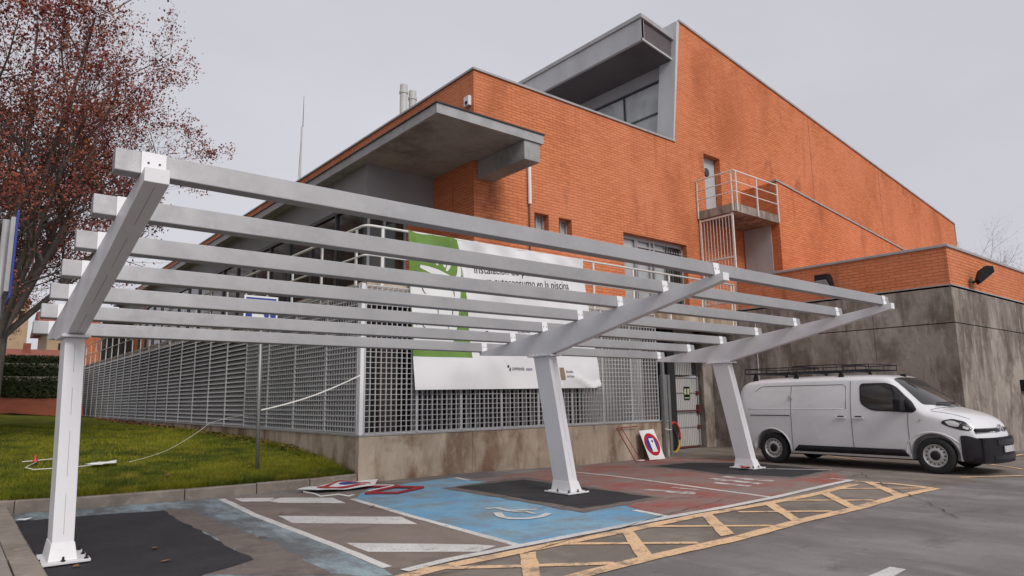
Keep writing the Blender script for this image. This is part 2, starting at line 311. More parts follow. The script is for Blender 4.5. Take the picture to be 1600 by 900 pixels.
# ------------------------------------------------------------------ ground
def frange(a, b, s):
    o = []; 
    while a < b - 1e-6: o.append(a); a += s
    return o + [b]
def sheet(name, xs, ys, f, mat, kind='structure', hole=None):
    mb = MB(); mb.v = [(x, y, f(x, y)) for y in ys for x in xs]; n = len(xs)
    for j in range(len(ys) - 1):
        for i in range(n - 1):
            if hole and hole((xs[i] + xs[i + 1]) / 2, (ys[j] + ys[j + 1]) / 2): continue
            mb.f.append((j * n + i, j * n + i + 1, (j + 1) * n + i + 1, (j + 1) * n + i)); mb.mi.append(0)
    o = mb.build(name, mat, fixn=False, smooth=True); tag(o, kind=kind); return o
sheet('ground', [-700, -200, -60] + frange(-20, 45, .65) + [80, 200, 700], [-700, -200, -60] + frange(-15, 20, .5) + [40, 80, 200, 700], gz, 'asphalt')
MARKS = [
('worn_blue', 1, [(0.85, 12.14), (1.56, 11.99), (2.99, 11.71), (3.49, 11.6), (3.31, 9.47), (3.29, 7.2), (3.18, 5.75), (3.13, 5.49), (1.29, 7.18), (0.76, 7.66)]),
('brown', 2, [(2.48, 11.01), (2.8, 10.86), (2.79, 9.63), (2.84, 8.09), (2.84, 6.8), (2.74, 5.85), (1.81, 6.7), (2.42, 6.92)]),
('patch', 3, [(0.81, 11.27), (1.64, 11.15), (2.5, 10.88), (2.42, 6.92), (1.88, 6.63), (1.46, 6.31), (0.75, 6.96), (0.76, 7.66)]),
('bay_ground', 0.4, [(2.85, 5.58), (3.41, 5.06), (4.22, 4.38), (5.27, 4.4), (6.61, 4.35), (8.04, 4.4), (9.37, 4.37), (10.98, 4.43), (12.34, 4.39), (13.77, 4.25), (15.65, 3.7), (22.71, 5.3), (20.02, 6.53), (18.86, 13.22), (14.63, 11.49), (12.45, 11.81), (7.7, 10.67), (6.1, 12.18), (4.77, 10.73)]),
('lane', 1, [(3.51, 11.59), (4.8, 11.23), (4.93, 9.98), (4.79, 7.1), (4.7, 5.7), (3.81, 5.64), (3.36, 5.59), (3.2, 5.77), (3.29, 7.2), (3.31, 9.47)]),
('white_paint', 2, [(3.65, 11.44), (4.15, 11.04), (3.91, 10.71), (3.62, 10.99)]),
('white_paint', 2, [(3.92, 10.79), (4.23, 10.97), (4.82, 10.38), (4.71, 9.69), (3.99, 10.45)]),
('white_paint', 2, [(3.54, 9.28), (4.7, 8.06), (4.58, 7.45), (3.47, 8.6)]),
('white_paint', 2, [(3.43, 7.03), (4.41, 6.0), (4.52, 5.81), (4.22, 5.71), (3.4, 6.47)]),
('white_paint', 2, [(3.53, 11.52), (3.38, 9.52), (3.34, 7.2), (3.28, 5.77), (3.18, 5.77), (3.24, 7.2), (3.28, 9.52), (3.43, 11.52)]),
('white_paint', 2, [(5.03, 10.03), (4.88, 8.07), (4.75, 5.7), (4.65, 5.7), (4.78, 8.07), (4.93, 10.03)]),
('blue_paint', 1, [(4.95, 9.96), (5.8, 11.02), (7.8, 11.31), (7.7, 10.67), (9.48, 9.85), (7.16, 5.62), (4.7, 5.66), (4.79, 7.1)]),
('red_paint', 2, [(7.7, 10.67), (12.45, 11.81), (14.7, 11.7), (15.15, 10.58), (14.57, 8.64), (13.72, 6.89), (12.51, 5.82), (9.59, 5.63), (7.16, 5.62), (7.55, 6.94), (8.33, 8.82)]),
('brown', 3, [(6.69, 10.12), (8.77, 10.37), (8.47, 6.75), (6.61, 6.62)]),
('patch', 4, [(6.91, 10.02), (8.46, 10.04), (8.37, 6.89), (6.83, 6.89)]),
('brown', 3, [(12.3, 10.48), (14.02, 10.43), (14.43, 8.56), (13.96, 6.65), (11.86, 6.56), (11.5, 7.91)]),
('patch', 4, [(12.41, 10.2), (13.58, 10.09), (14.07, 8.5), (13.81, 6.81), (12.17, 6.75), (11.72, 7.92)]),
('white_paint', 3, [(10.36, 10.62), (9.93, 7.85), (9.63, 5.62), (9.55, 5.64), (9.85, 7.87), (10.28, 10.64)]),
('white_paint', 3, [(7.31, 6.3), (7.21, 5.61), (7.11, 5.63), (7.21, 6.32)]),
('white_paint', 3, [(7.82, 11.25), (7.73, 10.68), (7.63, 10.7), (7.72, 11.27)]),
('white_paint', 5, [(3.26, 5.6), (3.79, 5.68), (4.68, 5.69), (7.18, 5.7), (8.57, 5.67), (9.59, 5.69), (11.34, 5.81), (12.46, 5.86), (12.46, 5.74), (11.34, 5.69), (9.59, 5.57), (8.57, 5.55), (7.18, 5.58), (4.68, 5.57), (3.79, 5.56), (3.28, 5.48)]),
('yellow_paint', 4, [(3.01, 5.42), (3.66, 5.51), (4.52, 5.52), (6.06, 5.51), (7.62, 5.55), (9.03, 5.48), (10.52, 5.46), (11.92, 5.59), (11.94, 5.43), (10.52, 5.3), (9.03, 5.32), (7.62, 5.39), (6.06, 5.35), (4.52, 5.36), (3.68, 5.35), (3.03, 5.26)]),
('yellow_paint', 4, [(3.92, 4.48), (4.22, 4.46), (5.28, 4.48), (6.61, 4.43), (8.04, 4.48), (9.37, 4.45), (11.01, 4.52), (12.27, 4.48), (12.27, 4.32), (11.01, 4.36), (9.37, 4.29), (8.04, 4.32), (6.61, 4.26), (5.28, 4.32), (4.22, 4.3), (3.9, 4.32)]),
('yellow_paint', 4, [(12.39, 5.69), (12.46, 5.04), (12.33, 4.44), (12.19, 4.48), (12.32, 5.04), (12.25, 5.67)]),
('yellow_paint', 4, [(4.46, 5.37), (4.63, 5.32), (4.03, 4.58), (3.9, 4.65)]),
('yellow_paint', 4, [(6.02, 5.45), (6.17, 5.41), (5.34, 4.44), (5.16, 4.46)]),
('yellow_paint', 4, [(7.52, 5.44), (7.71, 5.42), (6.8, 4.5), (6.58, 4.52)]),
('yellow_paint', 4, [(8.91, 5.39), (9.14, 5.38), (8.11, 4.42), (7.93, 4.42)]),
('yellow_paint', 4, [(10.45, 5.37), (10.66, 5.34), (9.57, 4.4), (9.34, 4.39)]),
('yellow_paint', 4, [(12.29, 5.52), (12.38, 5.42), (11.28, 4.51), (10.99, 4.52)]),
('yellow_paint', 4, [(3.37, 5.61), (4.11, 5.06), (4.88, 4.52), (4.82, 4.44), (4.05, 4.98), (3.31, 5.53)]),
('yellow_paint', 4, [(4.99, 5.56), (6.16, 4.53), (6.1, 4.45), (4.93, 5.48)]),
('yellow_paint', 4, [(6.51, 5.45), (7.58, 4.51), (7.52, 4.43), (6.45, 5.37)]),
('yellow_paint', 4, [(8.13, 5.32), (9.03, 4.52), (8.97, 4.44), (8.07, 5.24)]),
('yellow_paint', 4, [(9.49, 5.39), (10.36, 4.56), (10.3, 4.48), (9.43, 5.31)]),
('yellow_paint', 4, [(11.22, 5.46), (12.22, 4.55), (12.16, 4.47), (11.16, 5.38)]),
('white_paint', 4, [(12.45, 6.17), (12.46, 5.77), (12.4, 5.77), (12.39, 6.17)]),
('white_paint', 2, [(5.99, 2.76), (6.52, 2.77), (6.52, 2.64), (6.15, 2.61)]),
('yellow_paint', 4, [(14.14, 4.7), (15.21, 4.02), (15.15, 3.92), (14.08, 4.6)]),
('yellow_paint', 4, [(18.4, 5.58), (16.44, 4.24), (16.38, 4.32), (18.34, 5.66)]),
('yellow_paint', 4, [(18.49, 9.55), (16.08, 7.19), (16.02, 7.27), (18.43, 9.63)]),
('yellow_paint', 4, [(19.11, 5.7), (21.41, 5.59), (21.41, 5.49), (19.11, 5.6)]),
('white_paint', 4, [(12.98, 8.3), (13.84, 6.83), (13.78, 6.79), (12.92, 8.26)]),
('worn_white', 4, [(11.06, 7.68), (10.95, 6.59), (10.79, 6.61), (10.9, 7.7)]),
('worn_white', 4, [(10.55, 7.26), (10.56, 6.57), (10.4, 6.57), (10.39, 7.26)]),
('worn_white', 4, [(10.96, 7.51), (10.96, 7.1), (10.8, 7.1), (10.8, 7.51)]),
('worn_white', 4, [(11.48, 7.69), (11.41, 6.83), (11.25, 6.85), (11.32, 7.71)]),
('worn_white', 4, [(10.97, 7.23), (10.95, 6.72), (10.79, 6.72), (10.81, 7.23)]),
('worn_white', 4, [(11.37, 7.18), (11.49, 6.71), (11.33, 6.67), (11.21, 7.14)]),
('worn_white', 4, [(8.98, 7.65), (9.26, 6.77), (9.16, 6.73), (8.88, 7.61)]),
('worn_white', 4, [(9.02, 7.15), (9.14, 6.67), (9.04, 6.65), (8.92, 7.13)]),
('worn_white', 4, [(9.53, 7.41), (9.56, 6.92), (9.46, 6.92), (9.43, 7.41)]),
('white_paint', 5, [(5.89, 7.83), (6.08, 7.76), (6.05, 7.46), (6.37, 7.32), (6.33, 7.22), (5.95, 7.4), (5.98, 7.72), (5.87, 7.73)]),
('white_paint', 5, [(5.84, 7.39), (5.69, 7.14), (5.68, 6.96), (5.79, 6.85), (5.98, 6.83), (6.23, 6.95), (6.27, 6.85), (6.0, 6.73), (5.75, 6.75), (5.58, 6.92), (5.59, 7.18), (5.74, 7.45)]),
('white_paint', 5, [(5.98, 7.35), (6.16, 7.24), (6.11, 6.98), (6.05, 7.0), (6.1, 7.22), (5.94, 7.29)]),

]
nice = {'bay_ground': 'old_asphalt', 'worn_blue': 'worn_blue_bay', 'brown': 'patch_border', 'patch': 'asphalt_patch', 'lane': 'hatched_lane', 'white_paint': 'white_marking', 'blue_paint': 'blue_bay',
        'red_paint': 'red_bay', 'yellow_paint': 'yellow_marking', 'worn_white': 'worn_marking'}
import collections
for mi_, (mat, lev, poly) in enumerate(MARKS):
    jit = poly
    if mat not in ('lane', 'bay_ground'):
        # hand-laid edges are never ruler straight
        jit = []; rr = random.Random(len(poly) * 7 + int(poly[0][0] * 10)); amp = {'patch': .028, 'brown': .05, 'yellow_paint': .009, 'white_paint': .007, 'worn_white': .02}.get(mat, .035)
        for i, p in enumerate(poly):
            q = poly[(i + 1) % len(poly)]; L = math.hypot(q[0] - p[0], q[1] - p[1]); n = max(1, int(L / .22)); jit.append(p)
            for k in range(1, n):
                t = k / n; jit.append((p[0] + (q[0] - p[0]) * t + rr.uniform(-amp, amp), p[1] + (q[1] - p[1]) * t + rr.uniform(-amp, amp)))
    o = drape(jit, lambda a, b: Vector((a, b, gz(a, b) + .0020 * lev + .00012 * (mi_ % 15))), .5, mat, nice[mat]); tag(o, kind='structure')
# ------------------------------------------------------------------ lawn, kerbs, pavement, bank
KP = [(-30, 12.6), (0.4, 12.45), (0.86, 12.20), (1.56, 11.95), (3.0, 11.79), (4.1, 11.74), (5.0, 11.70), (5.95, 11.82)]
def kerb_y(x):
    for (a, b) in zip(KP, KP[1:]):
        if x <= b[0]: t = (x - a[0]) / (b[0] - a[0]); return a[1] + (b[1] - a[1]) * max(0, t)
    return KP[-1][1]
def lawn_h(x, y):
    s = max(0.0, y - kerb_y(x) - .15); a = max(0.0, (6 - x) / 6)
    h = .155 + .40 * (1 - math.exp(-s / 2.0)) + .008 * s + min(2.5, .5 * a * max(0, s - 4) / 30) 
    return h + .012 * math.sin(x * 2.1 + y) * math.sin(y * 1.7 - x)
mb = MB(); xs = frange(-30, 0, 2) + frange(.4, 5.98, .31); ys = [i * .25 for i in range(24)] + frange(6, 50, 1.0)
mb.v = [(x, kerb_y(x) + .15 + s_, lawn_h(x, kerb_y(x) + .15 + s_)) for s_ in ys for x in xs]; n = len(xs)
for j in range(len(ys) - 1):
    for i in range(n - 1): mb.f.append((j * n + i, j * n + i + 1, (j + 1) * n + i + 1, (j + 1) * n + i)); mb.mi.append(0)
tag(mb.build('lawn', 'lawn', fixn=False, smooth=True), kind='structure')
# grass blades that one can see near the kerb, thinning out with distance
rg = random.Random(3); mb = MB()
for k in range(52000):
    x = rg.uniform(-.2, 5.95); s_ = (rg.random() ** 1.7) * 17; y = kerb_y(x) + .13 + s_
    z = lawn_h(x, y) - .01; h = rg.uniform(.03, .075) * (1.5 if (rg.random() < .06 or s_ < .1) else 1); a = rg.uniform(0, 6.28); wd = rg.uniform(.004, .008) * (1 + s_ * .08)
    dx, dy = math.cos(a) * wd, math.sin(a) * wd; lx, ly = rg.uniform(-.03, .03), rg.uniform(-.03, .03)
    mb.add([(x - dx, y - dy, z), (x + dx, y + dy, z), (x + lx, y + ly, z + h)], [(0, 1, 2)])
for k in range(15000):   # taller fringe along the plinth and the kerb
    if k % 2: x = rg.uniform(5.6, 5.96); y = rg.uniform(12.1, 24)
    else: x = rg.uniform(.8, 5.95); y = kerb_y(x) + rg.uniform(.115, .26)
    z = lawn_h(x, y) - .01; h = rg.uniform(.05, .13); a = rg.uniform(0, 6.28); wd = rg.uniform(.004, .009)
    mb.add([(x - math.cos(a) * wd, y - math.sin(a) * wd, z), (x + math.cos(a) * wd, y + math.sin(a) * wd, z), (x + rg.uniform(-.05, .05), y + rg.uniform(-.09, .04), z + h)], [(0, 1, 2)])
tag(mb.build('grass', 'blade', fixn=False), kind='stuff')
# hairline cracks in the old asphalt
for sd_, (cx0, cy0), (cx1, cy1) in ((1, (3.2, 5.2), (9.6, 5.9)), (2, (6.2, 7.3), (8.9, 6.4)), (3, (9.5, 3.2), (13.6, 6.3)), (4, (3.3, 10.8), (5.2, 8.6)), (5, (12.2, 6.3), (16.8, 5.2))):
    rc_ = random.Random(sd_); L_, R__ = [], []; n_ = 40
    wx = wy = 0
    for i in range(n_ + 1):
        t = i / n_; wx += rc_.uniform(-.03, .03); wy += rc_.uniform(-.04, .04); x = cx0 + (cx1 - cx0) * t + wx; y = cy0 + (cy1 - cy0) * t + wy; w_ = rc_.uniform(.002, .009) * (1 if rc_.random() > .12 else .2)
        L_.append((x, y + w_, gz(x, y) + .014)); R__.append((x, y - w_, gz(x, y) + .014))
    m_ = MB().add(L_ + R__, [(i, i + 1, n_ + 2 + i, n_ + 1 + i) for i in range(n_)]); tag(m_.build('asphalt_crack', 'dark', fixn=False), kind='structure')
# front kerb stones
def kerb_run(pts, wd, h, L=.98):
    """stones of length L along a polyline, each slightly out of true"""
    mb = MB(); rr = random.Random(9); seg = []
    for (a, b) in zip(pts, pts[1:]):
        a, b = Vector((*a, 0)), Vector((*b, 0)); n = max(1, round((b - a).length / L))
        for i in range(n): seg.append((a.lerp(b, i / n), a.lerp(b, (i + 1) / n)))
    for a, b in seg:
        d = (b - a).normalized(); nn = Vector((-d.y, d.x, 0)); a2, b2 = a + d * .008, b - d * .008
        j = nn * rr.uniform(-.006, .006); z1 = h + rr.uniform(-.005, .005); c = .018
        A = [a2 + j + Vector((0, 0, -.1)), a2 + j + Vector((0, 0, z1 - c)), a2 + j + nn * c + Vector((0, 0, z1)), a2 + j + nn * wd + Vector((0, 0, z1)), a2 + j + nn * wd + Vector((0, 0, -.1))]
        mb.prism(A, b2 - a2)
    return mb
tag(kerb_run(KP[1:], .13, .17).build('kerb', 'kerb'), kind='structure')
tag(kerb_run([(.78, 2.0), (.78, 12.25)], .22, .10, 1.0).build('kerb', 'kerb'), kind='structure')
mb = MB()
for j in range(62):
    for i in range(12):
        x1 = .55 - i * .205; y0 = 2.0 + j * .165; 
        mb.box(x1 - .197, x1, y0, y0 + .158, .02, .094 + random.uniform(-.003, .003))
tag(mb.build('pavement', 'paver'), kind='structure')
tag(MB().box(-12, .555, 1.5, 12.35, -.05, .085).build('pavement_bed', 'soil'), kind='structure')
# red soil bank and clipped hedge tiers beyond the lawn
mb = MB()
bx = frange(-25, 5.6, 1.2); prof = [(42.5, .95), (43.5, 1.55), (44.6, 1.9), (46, 1.95), (60, 2.0)]
mb.v = [(x, y, z + .08 * math.sin(x * 1.3 + y) + (.03 * (6 - x))) for (y, z) in prof for x in bx]
for j in range(len(prof) - 1):
    for i in range(len(bx) - 1): n = len(bx); mb.f.append((j * n + i, j * n + i + 1, (j + 1) * n + i + 1, (j + 1) * n + i)); mb.mi.append(0)
tag(mb.build('soil_bank', 'redsoil', fixn=False, smooth=True), kind='structure')
def hedge(y, x0, x1, z0, z1, d, seed, label):
    rr = random.Random(seed); mb = MB()
    mb.box(x0 + .15, x1 - .15, y + .15, y + d - .15, z0, z1 - .15)
    for k in range(int((x1 - x0) * (z1 - z0) * 150 + (x1 - x0) * d * 60)):
        f = rr.random(); x = rr.uniform(x0, x1)
        if f < .6: p = Vector((x, y + rr.uniform(-.05, .18), rr.uniform(z0, z1)))
        else: p = Vector((x, y + rr.uniform(0, d), z1 + rr.uniform(-.17, .05)))
        u = Vector((rr.uniform(-1, 1), rr.uniform(-1, 1), rr.uniform(-1, 1))).normalized() * .07; v = u.orthogonal().normalized() * .05
        mb.add([p - u, p + v, p + u, p - v], [(0, 1, 2, 3)])
    o = mb.build('hedge', 'hedge', fixn=False); tag(o, label, 'hedge', 'clipped hedge tiers beyond the lawn'); return o
hedge(44.2, -14, 5.2, 1.9, 2.95, 1.2, 1, 'dark clipped hedge, lowest tier just above the red soil bank')
hedge(46.2, -14, 5.3, 2.3, 3.75, 1.2, 2, 'dark clipped hedge in the middle of the three tiers')
hedge(48.2, -14, 5.4, 2.9, 4.35, 1.2, 3, 'dark clipped hedge, topmost tier below the tiled roofs')
for z_, y_, lb in ((2.99, 45.5, 'pale stone ledge between the lowest and the middle hedge tier'), (3.80, 47.5, 'pale stone ledge between the middle and the topmost hedge tier')):
    tag(MB().box(-14, 5.3, y_, y_ + .6, z_ - .9, z_ + .06).build('retaining_wall', 'kerb', bevel=.02), lb, 'retaining wall')
# houses far behind the hedges
h = empty('tower', 'square ochre tower with small dark openings behind the hedges', 'tower', (3.6, 82, 3))
part(MB().box(3.0, 5.3, 80, 83, 2, 11.4), 'wall', 'ochre', h); part(MB().prism([(2.8, 79.8, 11.4), (5.5, 79.8, 11.4), (4.15, 79.8, 12.3)], (0, 3.4, 0)), 'roof', 'tile', h)
for x in (3.5, 4.5): part(MB().box(x, x + .45, 79.97, 80.1, 9.6, 10.5), 'window', 'dark', h)
h = empty('house', 'low house with a red tiled roof and chimney, far left beside the pergola post', 'house', (9, 70, 3))
part(MB().box(5.9, 9.5, 68, 76, 2, 7.6), 'wall', 'ochre', h)
part(MB().prism([(5.3, 67.5, 7.6), (5.3, 76.5, 7.6), (5.3, 76.5, 7.8), (5.3, 72, 9.6), (5.3, 67.5, 7.8)], (4.6, 0, 0)), 'roof', 'tile', h)
part(MB().box(6.7, 7.2, 67.96, 68.1, 5.4, 6.6), 'window', 'dark', h)
h = empty('house', 'long low house with an eaves line of red tiles directly above the topmost hedge', 'house', (0, 60, 3))
part(MB().box(-12, 6.2, 60, 66, 2, 5.0), 'wall', 'ochre', h); part(MB().prism([(-12.5, 59.6, 5.0), (-12.5, 66.4, 5.0), (-12.5, 63, 5.7)], (19, 0, 0)), 'roof', 'tile', h)
part(MB().box(3.9, 4.35, 61, 61.4, 5.2, 6.0), 'chimney', 'tile', h)

# ------------------------------------------------------------------ the building
B = empty('sports_centre', 'orange brick sports centre with stepped roofs, concrete canopy and sloping gable wall', 'building', (12, 13.3, 0))
YF = 13.30; XL = 9.74
def wall_y(x0, x1, z0, z1, holes, y, t, mb=None):
    """wall facing -Y with rectangular openings (x0,x1,z0,z1)"""
    mb = mb or MB(); X = sorted({x0, x1, *[h[0] for h in holes], *[h[1] for h in holes]}); Z = sorted({z0, z1, *[h[2] for h in holes], *[h[3] for h in holes]})
    for i in range(len(X) - 1):
        # merge vertically where no hole interrupts
        j = 0
        while j < len(Z) - 1:
            cx = (X[i] + X[i + 1]) / 2; inh = lambda jj: any(h[0] < cx < h[1] and h[2] < (Z[jj] + Z[jj + 1]) / 2 < h[3] for h in holes)
            if inh(j): j += 1; continue
            k = j
            while k < len(Z) - 1 and not inh(k): k += 1
            mb.box(X[i], X[i + 1], y, y + t, Z[j], Z[k]); j = k
    return mb
HOLES = [(11.74, 12.26, 5.72, 6.45), (12.64, 13.14, 5.72, 6.45), (15.30, 18.42, 4.35, 6.43), (19.68, 20.66, 7.88, 9.90)]
mb = wall_y(XL, 44.0, 3.60, 9.92, HOLES, YF, .32)
mb.prism([(18.06, YF, 9.92), (44.0, YF, 9.92), (43.96, YF, 11.10), (18.70, YF, 14.50)], (0, .32, 0))
part(mb, 'brick_wall', 'brick', B, label='orange brick front wall rising to a sloping gable')
part(MB().box(XL, XL + .3, YF + .32, 48, 3.6, 9.92), 'brick_wall', 'brick', B, label='orange brick side wall running back above the canopy')
part(MB().box(XL + .3, 18.0, YF + .32, 47, 9.5, 9.75), 'roof', 'coping', B)
part(MB().box(18.4, 44, YF + .4, 47, 3, 9.85), 'rear_wall', 'brick', B)
# copings
mb = MB(); mb.box(XL - .04, 18.08, YF - .045, YF + .36, 9.921, 9.985); mb.box(XL - .04, XL + .34, YF + .36, 48, 9.921, 9.985)
part(mb, 'coping', 'coping', B, bevel=.008)
mb = MB(); mb.prism([(18.66, YF - .05, 14.505), (44.02, YF - .05, 11.092), (44.02, YF - .05, 11.16), (18.66, YF - .05, 14.58)], (0, .45, 0)); mb.prism([(43.99, YF - .04, 9.9), (44.05, YF - .04, 9.9), (44.05, YF - .04, 11.1), (43.99, YF - .04, 11.1)], (0, .4, 0))
part(mb, 'coping', 'coping', B)
part(MB().box(44.02, 44.5, YF, YF + 1.2, 9.4, 10.1), 'roof_vent', 'pipe', B)
# grey fin that closes the gable wall on the left and the rooftop clerestory
mb = MB(); A = [(18.00, YF - .01, 9.93), (18.06, YF - .01, 9.93), (18.70, YF - .01, 14.52), (18.55, YF - .01, 14.50)]
mb.hexa(A, [(a[0], a[1] + .70, a[2]) for a in A]); part(mb, 'fin_wall', 'light_panel', B)
RX, RY = 16.80, 13.44
def roof_z(x): return 14.20 - .135 * (x - RX)
mb = MB()
mb.hexa([(RX, RY, 13.27), (RX + .12, RY, 13.27), (RX + .12, RY, roof_z(RX) - .17), (RX, RY, roof_z(RX) - .17)], [(RX, 40, 13.27), (RX + .12, 40, 13.27), (RX + .12, 40, roof_z(RX) - .17), (RX, 40, roof_z(RX) - .17)])
part(mb, 'fascia', 'light_panel', B)
mb = MB(); mb.hexa([(RX - .05, RY - .04, roof_z(RX) - .15), (18.50, RY - .04, roof_z(18.5) - .17), (18.50, RY - .04, roof_z(18.5)), (RX - .05, RY - .04, roof_z(RX))],
                   [(RX - .05, 40, roof_z(RX) - .15), (18.50, 40, roof_z(18.5) - .17), (18.50, 40, roof_z(18.5)), (RX - .05, 40, roof_z(RX))])
part(mb, 'roof_edge', 'coping', B, bevel=.01)
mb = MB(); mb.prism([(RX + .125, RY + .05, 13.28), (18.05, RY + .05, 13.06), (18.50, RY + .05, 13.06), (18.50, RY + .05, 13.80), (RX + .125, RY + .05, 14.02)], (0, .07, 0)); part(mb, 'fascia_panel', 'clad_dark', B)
mb = MB(); mb.prism([(RX, RY - .005, 13.265), (18.44, RY - .005, 13.03), (18.44, RY - .005, 13.09), (RX, RY - .005, 13.325)], (0, .05, 0)); mb.box(RX + .002, RX + .10, RY + .0, RY + .05, 13.33, 14.02); part(mb, 'fascia_edge', 'light_panel', B)
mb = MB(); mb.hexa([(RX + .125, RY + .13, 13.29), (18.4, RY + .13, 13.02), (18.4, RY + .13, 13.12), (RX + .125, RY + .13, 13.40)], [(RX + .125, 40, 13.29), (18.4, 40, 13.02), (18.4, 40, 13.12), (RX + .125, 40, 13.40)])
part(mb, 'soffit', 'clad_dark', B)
part(MB().box(18.42, 18.6, 14.05, 40, 12.55, 13.1), 'lintel_wall', 'grey_panel', B)
wf = part(MB().box(18.40, 18.46, 14.02, 14.08, 9.7, 12.56).box(18.40, 18.46, 14.08, 40, 12.49, 12.55), 'window', 'alu_dark', B, label='clerestory window band under the roof overhang')
mb = MB()
for y in frange(15.7, 38, 1.75): sub(MB().box(18.41, 18.45, y, y + .05, 9.8, 12.48), 'glazing_bar', 'alu_dark', wf)
mb.box(18.415, 18.445, 14.09, 39.9, 11.35, 11.40); mb.box(18.415, 18.445, 14.09, 39.9, 10.35, 10.40)
sub(mb, 'glazing_bar', 'alu_dark', wf)
sub(MB().box(18.47, 18.50, 14.1, 39.9, 9.8, 12.48), 'pane', 'glass_pale', wf)
part(MB().prism([(18.75, YF + .35, 9.85), (43.9, YF + .35, 9.85), (43.9, YF + .35, 10.9), (18.75, YF + .35, 14.1)], (0, 30, 0)), 'roof', 'coping', B)
# lower canopy
mb = MB(); mb.box(7.46, 10.36, 11.48, YF - .002, 7.475, 7.64); mb.box(7.46, XL - .004, YF, 48, 7.475, 7.64)
part(mb, 'canopy', 'canopy_conc', B, label='flat stained concrete canopy slab with a thin grey metal edge')
mb = MB(); mb.box(7.40, 7.458, 11.42, 48, 7.47, 7.69); mb.box(7.46, 10.42, 11.42, 11.478, 7.47, 7.69); mb.box(10.362, 10.42, 11.48, YF - .003, 7.47, 7.69)
mb.box(7.46, 10.36, 11.48, YF - .004, 7.645, 7.688)
part(mb, 'canopy_edge', 'coping', B)
mb = MB(); mb.box(7.37, 10.45, 11.39, YF - .005, 7.692, 7.715); mb.box(7.37, XL - .005, YF - .005, 48, 7.692, 7.715); part(mb, 'drip_edge', 'alu_dark', B)
part(MB().box(9.85, 10.33, 11.46, YF - .002, 7.0, 7.472), 'canopy_beam', 'canopy_conc', B, bevel=.02)
# recessed entrance side under the canopy
part(MB().box(7.715, XL - .002, 15.16, 48, 6.60, 7.472), 'grey_wall', 'grey_panel', B)
wf = part(MB().box(7.72, 7.78, 15.20, 15.30, 3.84, 6.597).box(7.72, 7.78, 15.3, 48, 6.50, 6.597).box(7.72, 7.78, 15.3, 48, 3.84, 3.95), 'window', 'alu_dark', B, label='long dark glazed side wall under the canopy')
mb = MB()
for y in frange(16.9, 47, 1.65): sub(MB().box(7.725, 7.775, y, y + .06, 3.95, 6.50), 'glazing_bar', 'alu_dark', wf)
sub(MB().box(7.785, 7.80, 15.3, 48, 3.95, 6.50), 'pane', 'glass', wf)
wf = part(MB().box(7.79, 7.86, 15.20, 15.26, 3.84, 6.597).box(8.25, 8.31, 15.20, 15.26, 3.84, 6.597).box(8.86, 8.93, 15.2, 15.26, 3.84, 6.597), 'window', 'alu', B, label='glazed entrance screen beside the brick recess')
sub(MB().box(7.87, 8.85, 15.27, 15.29, 3.84, 6.59), 'pane', 'glass', wf); sub(MB().box(7.87, 8.85, 15.21, 15.25, 4.55, 4.65), 'glazing_bar', 'alu', wf)
part(MB().box(8.94, XL - .003, 15.18, 15.4, 3.84, 6.597), 'brick_wall', 'brick', B, label='narrow brick panel in the entrance recess')
part(MB().box(6.0, 6.9, 48.32, 48.6, 0, 6.2), 'brick_wall', 'brick', B, label='brick end wall closing the far end of the side walkway')
part(MB().box(6.9, 9.7, 48.02, 48.3, 0, 7.4), 'end_glazing', 'glass', B)
# walkway slab behind the grating
mb = MB(); mb.box(6.14, 18.96, 11.96, YF - .003, 3.56, 3.83); mb.box(6.14, 7.71, YF, 48, 3.56, 3.83); mb.box(7.71, XL - .01, YF, 15.19, 3.56, 3.825)
part(mb, 'walkway_slab', 'plinth_conc', B)
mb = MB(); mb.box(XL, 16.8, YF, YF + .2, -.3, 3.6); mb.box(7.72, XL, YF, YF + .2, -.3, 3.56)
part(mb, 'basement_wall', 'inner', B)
mb = MB().box(12.7, 15.05, 12.62, 12.66, -.2, 3.5)
for k in range(20): mb.box(12.72 + k * .118, 12.76 + k * .118, 12.59, 12.62, -.2, 3.5)
part(mb, 'inner_cladding', 'corr', B, label='pale ribbed cladding seen through the grating near the service door')
mb = MB()
for k in range(22): mb.box(7.55 + k * .235, 7.62 + k * .235, 12.55, 12.60, -.2, 3.5)
part(mb, 'inner_slats', 'grey_panel', B)
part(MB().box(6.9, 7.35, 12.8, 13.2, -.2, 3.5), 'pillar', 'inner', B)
part(MB().box(7.72, 7.9, YF + .21, 48, -.3, 3.555), 'basement_wall', 'grey_panel', B)
# front windows
for (x0, x1, z0, z1) in HOLES[:2]:
    f = part(MB().box(x0, x0 + .05, YF + .20, YF + .26, z0, z1).box(x1 - .05, x1, YF + .20, YF + .26, z0, z1).box(x0 + .05, x1 - .05, YF + .20, YF + .26, z1 - .05, z1).box(x0 + .05, x1 - .05, YF + .20, YF + .26, z0, z0 + .05).box(x0 + .22, x0 + .27, YF + .20, YF + .26, z0 + .05, z1 - .05), 'window', 'alu', B)
    sub(MB().box(x0 + .05, x1 - .05, YF + .262, YF + .275, z0, z1), 'pane', 'glass_pale', f)
x0, x1, z0, z1 = HOLES[2]; mb = MB()
mb.box(x0, x1, YF + .19, YF + .26, z1 - .12, z1); mb.box(x0, x1, YF + .19, YF + .26, z0, z0 + .06)
xx = [x0, x0 + .72, x0 + .80, x0 + 1.42, x0 + 1.62, x0 + 2.2, x0 + 2.32, x1 - .06]
for k, x in enumerate(xx): mb.box(x, x + .06, YF + .185, YF + .265, z0 + .06, z1 - .12)
mb.box(x0 + .86, x1 - .06, YF + .19, YF + .25, z1 - .32, z1 - .27)
f = part(mb, 'window', 'alu', B, label='wide row of aluminium windows set deep in the brick')
